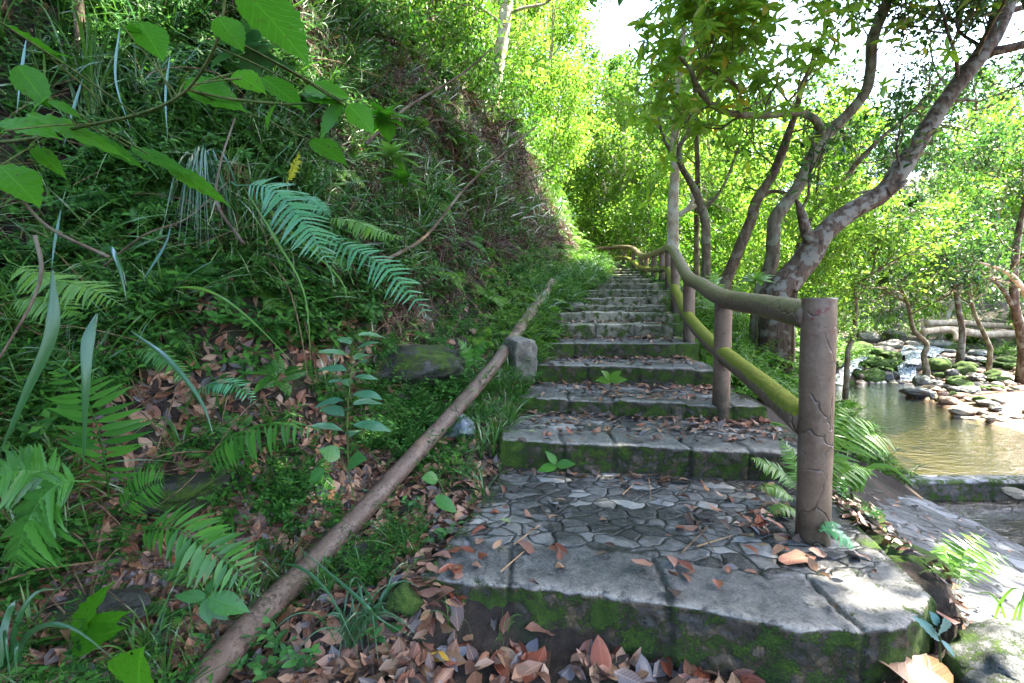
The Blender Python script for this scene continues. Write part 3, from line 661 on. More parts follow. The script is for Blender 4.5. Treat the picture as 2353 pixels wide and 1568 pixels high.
def surf_right(x, y):
    z = -.285 - max(0, x - 1.64) * .265; return z

a0 = at(2020, 1087, 4.85); wx0 = 3.9
mb = MB(); n_ = 120; xs_ = np.linspace(3.75, 9.0, n_)
yb = 5.12 + .02 * n2(xs_, xs_ * 0, 2, 5); yf = yb - .20 + .012 * n2(xs_, xs_ * 0, 5, 8); zt_ = WZ + .035 + .008 * n2(xs_, xs_ * 0, 4, 4)
prof = [(yb + .01, zt_ - .6), (yb, zt_ - .02), (yb - .015, zt_), (yf + .02, zt_ + .002), (yf, zt_ - .02)] + [(yf - .004 * k + .02 * n2(xs_, xs_ * 0 + k, 6, 6), zt_ - .03 * k) for k in range(1, 14)]
Vw = np.stack([np.stack([xs_, y, z], -1) for y, z in prof], 0); w_ = n_; i = np.arange(len(prof) - 1)[:, None] * w_ + np.arange(w_ - 1)[None]
mb.add(Vw, np.stack([i, i + w_, i + w_ + 1, i + 1], -1).reshape(-1, 4)); cr = np.zeros(Vw.shape[:2]).ravel()
tag(mb.build('weir_wall', stone_mat('weir_stone', (.07, .07, .065), (.25, .26, .28), .75, .85, .55), attrs={'crack': cr, 'stone': cr + .7}), 'low straight weir wall holding back the clear pool', 'weir')

def water_mat(name, tint, fac, scale, bumpd, dist=.02, rough=.03, stretch=(1, 1, 1)):
    m, nt, out = new_mat(name); b = NB(nt); P = b.n('ShaderNodeNewGeometry').outputs['Position']
    mp = b.n('ShaderNodeMapping', i_Vector=P, i_Scale=stretch)
    h = b.math('ADD', b.noise(mp, scale, 3, .6, .3), b.math('MULTIPLY', b.noise(mp, scale * 3.3, 3, .6), .3)); nm = b.bump(h, bumpd, dist)
    tr = b.n('ShaderNodeBsdfTransparent', i_Color=(*tint, 1)); gl = b.n('ShaderNodeBsdfGlossy', i_Roughness=rough, i_Normal=nm)
    fz = b.n('ShaderNodeFresnel', i_IOR=1.33, i_Normal=nm); mx = b.n('ShaderNodeMixShader', i_0=b.math('MULTIPLY', fz.outputs[0], fac), i_1=tr.outputs[0], i_2=gl.outputs[0])
    nt.links.new(mx.outputs[0], out.inputs[0]); return m
def sheet(name, x0, x1, y0, y1, z, mat, n=60):
    mb = MB(); X_, Y2 = np.meshgrid(np.linspace(x0, x1, n), np.linspace(y0, y1, n)); i = np.arange(n - 1)[:, None] * n + np.arange(n - 1)[None]
    mb.add(np.stack([X_, Y2, X_ * 0 + z], -1), np.stack([i, i + 1, i + n + 1, i + n], -1).reshape(-1, 4)); return tag(mb.build(name, mat), kind='structure')
M_WATER = water_mat('pool_water', (.86, .84, .60), 2.8, 6., .9, .02, .03, (1, 1.9, 1)); M_WATER2 = water_mat('stream_water', (.55, .50, .40), 1.8, 7., 1., .05, .05, (1, 1.6, 1))
sheet('pool_water', 3.9, 12, 5.11, 11.6, WZ, M_WATER); sheet('stream_water', 3.4, 12, -2, 4.93, WZ2, M_WATER2)
# white water
m, nt, out = new_mat('white_water'); b = NB(nt); P = b.n('ShaderNodeTexCoord').outputs['Object']; mp = b.n('ShaderNodeMapping', i_Vector=P, i_Scale=(1, 1, .22))
h = b.noise(mp, 22., 4, .7); col = b.ramp(h, [(.4, (.05, .065, .08)), (.52, (.25, .29, .34)), (.66, (.70, .75, .8))]); p = b.n('ShaderNodeBsdfPrincipled', i_Base_Color=col, i_Roughness=.25, i_Normal=b.bump(h, 1., .05))
nt.links.new(p.outputs[0], out.inputs[0]); M_WHITE = m
def cascade(pts, wid, label):
    mb = MB(); C = catmull([hit(*p[:2], 4.5, 40) + np.array([0, p[2], p[3]]) for p in pts], 8); w = np.interp(np.linspace(0, 1, len(C)), np.linspace(0, 1, len(wid)), wid); T_ = norm(np.gradient(C, axis=0)); s = norm(np.cross(T_, [0, 0, 1]))
    k = 9; t = np.linspace(-1, 1, k); Vc = C[:, None] + s[:, None] * (t[None, :, None] * w[:, None, None]); Vc[..., 2] += .05 * (1 - t[None] ** 2) + .05 * fbm(Vc * 5, 8, 3)
    i = np.arange(len(C) - 1)[:, None] * k + np.arange(k - 1)[None]; mb.add(Vc, np.stack([i, i + 1, i + k + 1, i + k], -1).reshape(-1, 4))
    return tag(mb.build('cascade', M_WHITE), label, 'cascade')
def cq(a, b_, dz): x, y = c2(a, b_); return (x, y, -.1, dz)
cascade([cq(400, 600, .25), cq(320, 620, .2), cq(300, 680, .15), cq(330, 720, .12), cq(240, 760, .05), cq(120, 790, .03)], [.10, .10, .08, .10, .14, .25], 'small white cascade tumbling between mossy boulders, nearest the post')
cascade([cq(900, 560, .3), cq(880, 640, .22), cq(820, 670, .2), cq(830, 720, .12), cq(880, 770, .04)], [.22, .14, .18, .16, .22], 'small white cascade in the middle of the boulders')
cascade([cq(1000, 450, .12), cq(950, 500, .12), cq(930, 540, .12)], [.5, .4, .35], 'thin sheet of water sliding between the pale upper boulders')
# fallen logs across the stream
M_LOG = bark_mat('dead_wood', (.30, .20, .13), (.62, .48, .36), 9, None, .3)
for P_, r, lab in [([(2128, 742, 15.5), (2200, 741, 15.7), (2290, 748, 15.9), (2420, 752, 16.2)], .10, 'upper of the pale fallen logs lying across the stream'),
                   ([(2120, 762, 14.5), (2180, 757, 14.6), (2260, 768, 14.6), (2300, 767, 14.7), (2430, 766, 15)], .11, 'lower pale fallen log lying across the stream'),
                   ([(2180, 758, 14.3), (2193, 764, 14.2), (2196, 782, 14.1)], .07, 'short broken stub hanging from the lower fallen log')]:
    mb = MB(); tube(mb, catmull([at(*a) for a in P_], 8), r, 12, .3, 4, fr=2); tag(mb.build('fallen_log', M_LOG), lab, 'log')
# ------------------------------------------------------------------ leaves and bark
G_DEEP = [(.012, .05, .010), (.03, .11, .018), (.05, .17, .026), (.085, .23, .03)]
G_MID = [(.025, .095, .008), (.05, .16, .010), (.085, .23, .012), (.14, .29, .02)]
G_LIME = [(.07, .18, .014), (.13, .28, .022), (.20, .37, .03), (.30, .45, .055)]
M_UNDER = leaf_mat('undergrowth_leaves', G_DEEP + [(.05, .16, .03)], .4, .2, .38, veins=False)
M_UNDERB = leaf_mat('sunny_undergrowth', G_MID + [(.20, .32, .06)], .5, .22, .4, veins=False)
M_FAR = leaf_mat('canopy_leaves', G_MID + [(.17, .27, .03)], .5, .2, .4, veins=False)
M_FARL = leaf_mat('bright_canopy_leaves', G_LIME, .6, .2, .4, veins=False)
M_FARD = leaf_mat('deep_canopy_leaves', [(.014, .05, .012), (.03, .09, .02), (.05, .14, .02), (.08, .18, .03)], .45, .3, .35, veins=False)
M_WHORL = leaf_mat('whorl_leaves', [(.12, .26, .015), (.20, .38, .02), (.28, .48, .03), (.24, .44, .03), (.20, .42, .03), (.17, .36, .02), (.16, .34, .02), (.14, .32, .02), (.16, .36, .02), (.50, .36, .02)], .6, .3, .4)
M_NEAR = leaf_mat('near_green_leaf', [(.05, .20, .008), (.07, .26, .010), (.10, .32, .012)], .6, .2, .4, spots=.6, holes=.27)
M_SEED = leaf_mat('seedling_leaf', [(.035, .14, .04), (.06, .20, .045), (.09, .26, .04)], .4, .5, .3, spots=.5, holes=.24)
M_FERN = leaf_mat('fern_green', [(.04, .15, .02), (.07, .22, .03), (.09, .27, .03)], .45, .4, .33, veins=False)
M_FERNB = leaf_mat('fern_blue_green', [(.06, .22, .09), (.08, .28, .11), (.11, .33, .14)], .35, .7, .35, veins=False)
M_FERNY = leaf_mat('fern_bright', [(.12, .28, .03), (.18, .36, .05)], .55, .4, .35, veins=False)
M_GRASS = leaf_mat('grass_blade', [(.03, .11, .01), (.06, .18, .015), (.09, .22, .02), (.05, .15, .06)], .4, .5, .3, veins=False)
M_STRAP = leaf_mat('strap_blade', [(.02, .09, .02), (.03, .12, .03), (.05, .15, .05)], .35, .7, .3, veins=False)
M_DRY = leaf_mat('dry_blade', [(.12, .065, .03), (.22, .125, .06), (.34, .22, .12)], .3, .2, .5, veins=False)
M_STEM = bark_mat('green_stem', (.05, .08, .02), (.14, .16, .05), 30)
M_DEADTWIG = bark_mat('dead_twig', (.06, .035, .022), (.26, .165, .10), 30)
B_GREY = bark_mat('grey_bark', (.06, .045, .03), (.19, .15, .10), 18, (.26, .27, .19), .35)
B_DARK = bark_mat('dark_scaly_bark', (.035, .022, .016), (.15, .10, .072), 22, (.20, .18, .15), .2, .35, 1.)
B_PALE = bark_mat('pale_bark', (.30, .22, .15), (.58, .49, .38), 9, (.62, .62, .56), .7)
B_BROWN = bark_mat('brown_bark', (.05, .032, .022), (.16, .11, .075), 16, (.24, .22, .16), .4)
DEAD = {'dark brown': [(.045, .020, .014), (.085, .038, .025)], 'reddish brown': [(.14, .035, .018), (.24, .065, .03)], 'tan': [(.26, .14, .075), (.38, .22, .13)],
        'pinkish brown': [(.20, .09, .06), (.30, .155, .11)], 'grey': [(.10, .095, .11), (.20, .19, .21)], 'yellow': [(.50, .30, .03), (.55, .26, .03)], 'pale green': [(.22, .28, .12), (.30, .36, .16)]}
M_DEAD = {k: leaf_mat('fallen_' + k.replace(' ', '_'), v, .08, .65, .35, spots=.5, by='object') for k, v in DEAD.items()}
M_LITTER = leaf_mat('litter_leaves', [(.018, .010, .008), (.05, .022, .013), (.15, .055, .032), (.24, .11, .06), (.38, .21, .13), (.10, .042, .024), (.11, .105, .11), (.04, .025, .02), (.32, .16, .07), (.012, .010, .010), (.20, .07, .04), (.42, .27, .18)], .06, .6, .35)

LEAF_HI = leaf_tpl(OVAL, .25, .22, .18, .012); LEAF_BROAD = leaf_tpl(OVAL, .38, .18, .15, .02); LEAF_LANCE = leaf_tpl(LANCE, .17, .3, .25)
LEAF_MED = leaf_tpl([(0, .1), (.45, 1), (1, .05)], .26, .3, .2); DIA = diamond(.26, .35, .2); DIAN = diamond(.16, .35, .25)

# ------------------------------------------------------------------ little plants for the undergrowth
def blade_tpl(n, L, w, spread, seed, seg=4):
    rs = np.random.default_rng(seed); T = Tpl()
    for _ in range(n):
        a = rs.uniform(0, 6.3); sp_ = rs.uniform(.2, 1) * spread; l = L * rs.uniform(.5, 1); t = np.linspace(0, 1, seg + 1)
        h = np.array([math.cos(a), math.sin(a)]); rr = sp_ * l * t ** 1.5; z = l * (t - .55 * sp_ * t ** 2.4)
        c = np.stack([h[0] * rr, h[1] * rr, z], -1); s = np.array([-h[1], h[0], 0]); ww = w * (1 - t ** 2 * .95) * rs.uniform(.6, 1)
        V = np.concatenate([c - s * ww[:, None], c + s * ww[:, None] ]); k = seg + 1; i = np.arange(seg)
        f = np.stack([i, i + k, i + k + 1, i + 1], -1); T.put((V, f, np.zeros((f.size, 2))))
    return T.done()
def sprig_tpl(n, L, leaf, lf, seed, lean=.5, pair=True):
    """leafy stem(s) growing up and outward"""
    rs = np.random.default_rng(seed); T = Tpl()
    for st in range(rs.integers(2, 4)):
        a = rs.uniform(0, 6.3); l = L * rs.uniform(.6, 1); ln = lean * rs.uniform(.5, 1.3); t = np.linspace(.15, 1, n)
        c = np.stack([math.cos(a) * ln * l * t ** 1.4, math.sin(a) * ln * l * t ** 1.4, l * t * .8], -1)
        tan = norm(np.gradient(c, axis=0)); az = rs.uniform(0, 6.3) + np.arange(n) * 1.57
        for sgn in ((1, -1) if pair else (1,)):
            d = np.stack([np.cos(az) * sgn, np.sin(az) * sgn, rs.uniform(-.1, .5, n)], -1) + tan * .35
            T.put(placed(lf, c, d, np.tile([0, 0, 1.], (n, 1)) + rs.normal(size=(n, 3)) * .25, leaf * rs.uniform(.6, 1.1, n) * (1 - .35 * t)))
        T.put(placed(leaf_tpl([(0, 1), (1, .5)], .012, 0, 0), c[:1] * 0, c[-1:], np.array([[1., 0, 0]]), np.array([np.linalg.norm(c[-1])])))
    return T.done()
def fernlet_tpl(nf, L, seed, np_=13, hw=.22, lf=None):
    rs = np.random.default_rng(seed); T = Tpl()
    for k in range(nf):
        a = k * 6.283 / nf + rs.uniform(-.4, .4); l = L * rs.uniform(.7, 1.1); t = np.linspace(.12, .98, np_); dr = rs.uniform(.5, .9)
        def C(t): r = l * t * (.55 + .35 * t); return np.stack([np.cos(a) * r, np.sin(a) * r, l * (.75 * t - dr * t ** 2.2)], -1)
        c = C(t); tan = norm(np.gradient(c, axis=0)); side = np.array([-math.sin(a), math.cos(a), 0.]); upv = np.cross(side, tan)
        for sg in (1, -1):
            T.put(placed(lf or DIAN, c, side * sg * np.ones((np_, 1)) + tan * .45 + np.array([0, 0, -.15]), np.where(upv[:, 2:] < 0, -upv, upv), l * hw * np.sin(np.clip(t * 1.05 + .08, 0, 1) * np.pi) ** .7 + .004))
        tt = np.linspace(0, 1, 5); cc = C(tt); V = np.concatenate([cc - side * .003 * l * 3, cc + side * .003 * l * 3]); i = np.arange(4); f = np.stack([i, i + 5, i + 6, i + 1], -1); T.put((V, f, np.zeros((16, 2))))
    return T.done()
def rosette_tpl(n, L, lf, seed, up=.6):
    rs = np.random.default_rng(seed); T = Tpl(); a = rs.uniform(0, 6.3, n)
    T.put(placed(lf, np.zeros((n, 3)), np.stack([np.cos(a), np.sin(a), rs.uniform(.1, up, n)], -1), np.tile([0, 0, 1.], (n, 1)), L * rs.uniform(.5, 1, n))); return T.done()
SPR = [sprig_tpl(7, .22, .045, LEAF_MED, 1), sprig_tpl(6, .16, .035, LEAF_MED, 2), sprig_tpl(8, .26, .06, leaf_tpl([(0, .1), (.4, 1), (1, .03)], .19, .3, .25), 3), sprig_tpl(5, .13, .05, leaf_tpl([(0, .2), (.45, 1), (1, .1)], .38, .2, .1), 4, pair=False),
       sprig_tpl(9, .30, .05, LEAF_MED, 5, .9)]
ROS = [rosette_tpl(7, .13, LEAF_MED, 6), rosette_tpl(9, .18, leaf_tpl([(0, .1), (.5, 1), (1, .03)], .13, .3, .3), 7, .9)]
GRS = [blade_tpl(14, .24, .0032, .8, 8), blade_tpl(10, .32, .005, 1.0, 9, 5), blade_tpl(22, .16, .002, .9, 10)]
FRN = [fernlet_tpl(5, .28, 11), fernlet_tpl(4, .38, 12, 17), fernlet_tpl(3, .22, 13, 11, .28)]

def samp(N, f):
    """N points from sampler f, kept off the steps"""
    x, y = f(N); z = zground(x, y)
    on = (x > sleft(y) - .02) & (x < sright(y) + .02) & (y > 1.5) & (y < 14.3)
    ap = (x > 1.6) & (x < 4.3) & (y < 4.7)
    wet = (x > pool_edge(y) - .15) & (z < -.72)
    k = ~(on | ap | wet) & ((x < foot_x(y)) | (y > 2.2) | (x < -.35)); return x[k], y[k], z[k]
def gnorm(x, y):
    e = .08; z = zground(x, y); return norm(np.stack([z - zground(x + e, y), z - zground(x, y + e), np.full_like(z, e)], -1))
def left_bank(N, y0=.7, y1=16, smax=5., s0=0.):
    y = y0 * (y1 / y0) ** rng.uniform(0, 1, N); s = s0 + (smax - s0) * rng.uniform(0, 1, N) ** 1.15; return foot_x(y) - s, y
def strip(N, y0=2.2, y1=15):
    y = y0 * (y1 / y0) ** rng.uniform(0, 1, N); t = rng.uniform(-.15, 1, N); fx, xl = foot_x(y), sleft(y); return fx + (xl - fx) * t, y
def right_side(N, y0=2.6, y1=24, w=5.):
    y = y0 * (y1 / y0) ** rng.uniform(0, 1, N); return sright(y) + .04 + w * rng.uniform(0, 1, N) ** 1.2, y
def far_bank(N):
    y = rng.uniform(4, 40, N); x = rng.uniform(7, 45, N); k = (x > 13 + (y - 10) * .2) | (y > 17); return x[k], y[k]
def spread(mat, name, label, specs):
    mb = MB(); f_dark = mat == M_UNDER
    for N, f, tpls, s0, s1, lean in specs:
        x, y, z = samp(N, f); n_ = len(x)
        nm = gnorm(x, y); up = norm(nm * lean + np.array([0, 0, 1.]) + rng.normal(size=(n_, 3)) * .15)
        sc_ = rng.uniform(s0, s1, n_) * np.interp(y, [1, 4, 9, 20, 40], [.75, 1, 1.5, 2.4, 4]); yw = rng.uniform(0, 6.3, n_); pos = np.stack([x, y, z - .01], -1); k = rng.integers(0, len(tpls), n_)
        # the plants grow in patches
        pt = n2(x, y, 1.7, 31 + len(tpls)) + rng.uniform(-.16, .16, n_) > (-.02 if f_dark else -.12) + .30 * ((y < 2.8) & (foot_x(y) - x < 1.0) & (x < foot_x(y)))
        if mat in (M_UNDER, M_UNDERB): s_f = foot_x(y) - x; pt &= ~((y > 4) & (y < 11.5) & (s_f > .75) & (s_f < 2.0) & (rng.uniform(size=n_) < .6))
        for j, T in enumerate(tpls):
            m_ = (k == j) & pt; scatter(mb, T, pos[m_], yw[m_], sc_[m_], up[m_])
    o = mb.build(name, mat); print(name, mb.n); return tag(o, label, kind='stuff')
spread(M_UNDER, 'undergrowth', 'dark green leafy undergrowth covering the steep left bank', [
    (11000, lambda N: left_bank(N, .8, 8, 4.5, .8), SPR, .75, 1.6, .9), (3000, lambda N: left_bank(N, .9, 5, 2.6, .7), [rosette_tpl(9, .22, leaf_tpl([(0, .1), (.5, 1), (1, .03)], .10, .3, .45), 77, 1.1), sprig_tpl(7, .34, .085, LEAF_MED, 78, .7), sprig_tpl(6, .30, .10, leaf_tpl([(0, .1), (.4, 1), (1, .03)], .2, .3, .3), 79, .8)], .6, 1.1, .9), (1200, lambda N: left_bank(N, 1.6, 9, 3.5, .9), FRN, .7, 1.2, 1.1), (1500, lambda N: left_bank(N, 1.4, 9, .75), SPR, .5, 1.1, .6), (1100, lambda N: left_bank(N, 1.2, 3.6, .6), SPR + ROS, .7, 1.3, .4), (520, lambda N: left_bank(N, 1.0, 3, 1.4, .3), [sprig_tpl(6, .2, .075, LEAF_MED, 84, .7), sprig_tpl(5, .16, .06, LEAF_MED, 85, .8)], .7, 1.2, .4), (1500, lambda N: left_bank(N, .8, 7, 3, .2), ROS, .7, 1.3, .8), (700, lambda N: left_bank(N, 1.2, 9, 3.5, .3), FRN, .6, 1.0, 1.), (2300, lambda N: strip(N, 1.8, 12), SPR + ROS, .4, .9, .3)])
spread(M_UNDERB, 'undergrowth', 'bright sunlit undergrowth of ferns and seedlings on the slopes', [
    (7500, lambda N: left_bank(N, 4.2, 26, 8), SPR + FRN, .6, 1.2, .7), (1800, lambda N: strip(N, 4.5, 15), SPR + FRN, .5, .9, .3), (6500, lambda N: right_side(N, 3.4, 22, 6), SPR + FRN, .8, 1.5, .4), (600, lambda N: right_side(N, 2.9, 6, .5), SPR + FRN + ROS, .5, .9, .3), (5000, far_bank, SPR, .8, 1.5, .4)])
spread(M_GRASS, 'grass', 'thin green grass growing in tufts along the bank and the steps', [
    (2200, lambda N: left_bank(N, .8, 14, 4, .8), GRS, .8, 1.8, 1.2), (1500, lambda N: left_bank(N, .9, 5.5, 3, .9), [blade_tpl(12, .55, .0045, 1.3, 91, 7), blade_tpl(9, .5, .008, 1.2, 92, 7)], .6, 1.1, 1.8), (1100, lambda N: strip(N, 1.7, 15), GRS, .6, 1.2, .3), (320, lambda N: left_bank(N, 1.1, 3, 1.3), GRS, .6, 1.2, .3), (600, lambda N: right_side(N, 2.6, 16, 2), GRS, .6, 1.2, .3)])
spread(M_DRY, 'dry_grass', 'dry straw coloured grass and dead fronds hanging on the left bank', [
    (700, lambda N: left_bank(N, .8, 10, 3.6, .5), [blade_tpl(8, .3, .0024, 1.5, 21, 5), blade_tpl(5, .42, .003, 1.8, 22, 6)], .6, 1.3, 1.6), (120, lambda N: left_bank(N, 5, 11, 3.0, .9), [blade_tpl(16, .4, .003, 1.8, 24)], .6, 1., 2.)])
M_DEADF = leaf_mat('dead_frond', [(.028, .012, .008), (.06, .026, .016), (.10, .045, .028), (.16, .085, .055)], .2, .2, .5, veins=False)
spread(M_DEADF, 'dead_fronds', 'mass of dead reddish brown fronds hanging in the middle of the left bank', [(2600, lambda N: left_bank(N, 3.4, 13, 2.4, .7), [fernlet_tpl(4, .36, 23, 12, .12), fernlet_tpl(5, .3, 25, 10, .16), blade_tpl(16, .4, .003, 1.8, 24)], .6, 1.1, 2.)])
# tangle of dead stems and roots on the bank
mb = MB()
x, y, z = samp(1500, lambda N: left_bank(N, .85, 9, 3.6, .6)); nm = gnorm(x, y)
for i_ in range(len(x)):
    p0 = np.array([x[i_], y[i_], z[i_]]); L = random.uniform(.15, .75) * (1 + y[i_] * .06); d = norm(rdir(1)[0] + [0, 0, -.5]); d = norm(d - nm[i_] * (d @ nm[i_]) * .8); n_ = nm[i_] * random.uniform(.01, .07)
    c = [p0 + n_ * .3, p0 + d * L * .4 + n_ * 1.5 + rdir(1)[0] * L * .08, p0 + d * L * .8 + n_ + rdir(1)[0] * L * .1 - [0, 0, L * .1], p0 + d * L - [0, 0, L * .25] + n_ * .5]
    tube(mb, catmull(c, 3), np.linspace(1, .4, 10) * random.uniform(.0012, .0045) * (1 + y[i_] * .1), 4, cap=False)
tag(mb.build('dead_stems', M_DEADTWIG), 'tangle of thin dead brown stems and roots over the bank', kind='stuff')

# ------------------------------------------------------------------ leaf litter
DEADL = [leaf_tpl(OVAL, w, f, c, wv) for w, f, c, wv in [(.24, .5, .1, .02), (.30, -.3, -.15, .03), (.21, .8, .35, .02), (.27, .2, -.3, .03), (.33, .5, .2, .04), (.18, .9, -.2, .02), (.36, -.6, .1, .03), (.25, .1, .05, .05)]]
LITL = [leaf_tpl([(0, .1), (.3, .9), (.65, .85), (1, .05)], w, f, c) for w, f, c in [(.24, .5, .15), (.28, -.4, -.2), (.2, .9, .3), (.3, .2, -.3)]]
mb = MB()
def litter(x, y, z, nm, size, tilt=.35):
    n_ = len(x); k = rng.integers(0, 4, n_); up = norm(nm + rng.normal(size=(n_, 3)) * tilt); d = rdir(n_); d = norm(d - up * np.sum(d * up, -1, keepdims=True)); s = size * rng.uniform(.6, 1.35, n_)
    P_ = np.stack([x, y, z + .006 + rng.uniform(0, .018, n_)], -1) - d * s[:, None] * .5
    for j in range(4): mb.add(*[(a, [b_], c) for a, b_, c in [placed(LITL[j], P_[k == j], d[k == j], up[k == j], s[k == j])]][0])
x, y, z = samp(4800, lambda N: left_bank(N, .75, 12, 3.4)); litter(x, y, z, gnorm(x, y), .075 * np.interp(y, [1, 3, 12], [.95, 1, 1.5]))
x, y, z = samp(8200, lambda N: left_bank(N, .7, 3.4, 1.15)); litter(x, y, z, gnorm(x, y), .08, .5)
x, y, z = samp(2600, lambda N: strip(N, 1.5, 9)); litter(x, y, z, gnorm(x, y), .06)
y = rng.uniform(1.0, 2.4, 1500); x = rng.uniform(-1.1, 0, 1500) ; k = x < -.30 + np.clip(y - 1.7, 0, 3) * .26; x, y = x[k], y[k]; litter(x, y, zground(x, y), gnorm(x, y), .07)
# foreground, below the first step
y = rng.uniform(1.05, 1.72, 420); x = rng.uniform(-.6, 1.6, 420); k = y < np.interp(x, [-.35, .35, 1, 1.45], [1.74, 1.60, 1.44, 1.44]) - .02; x, y = x[k], y[k]; litter(x, y, zground(x, y), gnorm(x, y), .085, .4)
# on the steps, gathered against the risers and on the right
xs_, ys_, zs_, nn = [], [], [], []
for k, (D, zt, xl, xr, dl, dr) in enumerate(STEP[:9]):
    nx_D = STEP[k + 1][0] + .5 * (STEP[k + 1][4] + STEP[k + 1][5])
    for _ in range([120, 300, 260, 230, 120, 90, 40, 40, 30][k]):
        u = random.random() ** (.6 if k < 3 else .85); xx = xl + .06 + (xr - xl - .1) * u; yb_ = STEP[k + 1][0] + STEP[k + 1][4] * (1 - u) + STEP[k + 1][5] * u
        v = random.random() ** (2.4 if k else (4.5 if u < .72 else 1.3)); yy = yb_ - .03 - v * (yb_ - D - .1)
        h_, n_ = surf(xx, yy)
        if h_ < zt - .1: continue
        xs_.append(xx); ys_.append(yy); zs_.append(h_); nn.append(n_)
litter(np.array(xs_), np.array(ys_), np.array(zs_), np.array(nn), .058, .22)
yq = rng.uniform(1.3, 2.6, 260); xq = rng.uniform(1.58, 1.78, 260); litter(xq, yq, zground(xq, yq) + .02, np.tile([.3, 0, 1.], (260, 1)), .05, .4)
y = rng.uniform(1.2, 4.4, 260); x = 1.75 + 2.1 * rng.uniform(0, 1, 260) ** 1.4; litter(x, y, np.array([surf_right(a, c) for a, c in zip(x, y)]) + .01, np.tile([.25, 0, 1.], (260, 1)), .05, .15)
lit = mb.build('leaf_litter', M_LITTER); tag(lit, 'layer of brown fallen leaves covering the ground beside the steps', kind='stuff'); print('litter', mb.n)

# larger fallen leaves, one by one
LM = {}
def leaf_obj(shape, colr, p, s, yaw, tilt=(0, 0), wf=1.):
    if (shape, colr) not in LM:
        mb = MB(); V_, f_, u_ = DEADL[shape]; mb.add(V_ - [0, .5, 0], [f_], u_); LM[(shape, colr)] = mb.mesh('fallen_leaf', M_DEAD[colr])
    o = bpy.data.objects.new('fallen_leaf', LM[(shape, colr)]); COL.objects.link(o); o.location = tuple(p); o.rotation_euler = (tilt[0], tilt[1], yaw); o.scale = (s * wf, s, s); return o
# ------------------------------------------------------------------ named plants
def frond(mb, P, hw, n=26, jag=True, droop=.15, upv=None, sweep=.35, stem0=.12, wd=.13, asym=1.):
    """one fern frond along the curve P, hw = length of the longest pinna"""
    C = catmull(P, 12); L_ = np.concatenate([[0], np.cumsum(np.linalg.norm(np.diff(C, axis=0), axis=1))]); L_ /= L_[-1]
    t = np.linspace(stem0, .985, n); c = np.stack([np.interp(t, L_, C[:, k]) for k in range(3)], -1); tan = norm(np.gradient(c, axis=0))
    u = np.array(upv if upv is not None else [0, -.5, 1.], float); side = norm(np.cross(tan, u)); upn = norm(np.cross(side, tan))
    env = np.sin(np.clip((t - stem0) / (1 - stem0) * .93 + .14, 0, 1) * np.pi) ** .75
    if jag: rows = [(0, .5)] + [(k / 12, (1. if k % 2 else .68) * (1 - (k / 12) ** 2.2) ** .9 + .02) for k in range(1, 12)] + [(1, .03)]
    else: rows = LANCE
    tp = leaf_tpl(rows, wd, .15, .22)
    for sg in (1, -1):
        mb.add(*[(a, [b_], u_) for a, b_, u_ in [placed(tp, c, side * sg + tan * sweep - np.array([0, 0, droop]) + rng.normal(size=(n, 3)) * .09, upn + rng.normal(size=(n, 3)) * .16, hw * env * (asym if sg > 0 else 1) * rng.uniform(.82, 1.07, n) * np.where(rng.uniform(size=n) < .05, .45, 1))]][0])
    tube(mb, C, np.linspace(1, .35, len(C)) * max(.0016, hw * .018), 5, cap=False)
JAG = [(0, .08), (.06, .42), (.12, .60), (.16, .72), (.21, .74), (.26, .93), (.31, .88), (.37, 1.0), (.43, .93), (.49, .97), (.55, .84), (.61, .84), (.67, .66), (.73, .63), (.79, .43), (.85, .36), (.92, .16), (1, .01)]
def fern(label, fr, mat, **kw):
    """fr: list of (points in the photograph with distances, pinna length)"""
    b0 = at(*fr[0][0][0]); root = empty('fern', (0, 0, 0), label, 'fern')
    for P_, hw in fr:
        mb = MB(); Q_ = [at(*p) for p in P_]; frond(mb, Q_, hw, **kw); g_ = hit(*P_[0][:2])
        if g_[1] - Q_[0][1] > .04: tube(mb, catmull([g_, (g_ + Q_[0]) / 2 - (Q_[1] - Q_[0]) * .15 + [0, 0, .01], Q_[0]], 5), .0028, 5)
        o = mb.build('frond', mat, root)
    return root
fern('large blue-green fern whose long frond droops over the middle of the bank', [([(700, 520, 2.05), (790, 562, 2.0), (880, 610, 1.93), (955, 690, 1.86), (1008, 765, 1.82)], .105), ([(540, 425, 1.9), (620, 432, 1.85), (690, 500, 1.8), (730, 560, 1.76), (768, 640, 1.75)], .125),
     ([(690, 440, 2.15), (730, 470, 2.12), (762, 500, 2.1)], .05)], M_FERNB, n=28, wd=.078, upv=[.3, -.9, .6])
fern('bright green fern arching beside the large blue-green fern', [([(740, 500, 2.15), (810, 508, 2.1), (870, 530, 2.05), (950, 552, 2.02)], .075)], M_FERNY, n=26)
fern('wide fern with narrow leaflets low beside the pipe', [([(300, 1222, 1.66), (400, 1212, 1.6), (480, 1262, 1.56), (560, 1320, 1.55), (612, 1380, 1.55)], .125)], M_FERN, n=26, wd=.10, jag=False, upv=[.2, -.8, .8])
fern('broad fern spreading at the left edge near the bottom', [([(205, 1105, 1.42), (140, 1110, 1.38), (85, 1160, 1.34), (45, 1250, 1.3), (30, 1320, 1.28)], .17), ([(150, 1090, 1.45), (60, 1080, 1.4), (-40, 1100, 1.35)], .12)], M_FERN, n=24, wd=.10, upv=[-.2, -.9, .7])
fern('fern with hanging leaflets arching over the leaf litter in the lower left', [([(455, 1075, 2.0), (520, 1010, 1.96), (610, 975, 1.92), (690, 975, 1.88), (760, 1000, 1.86)], .14)], M_FERN, n=22, wd=.09, jag=False, droop=.75, upv=[0, -.6, .8])
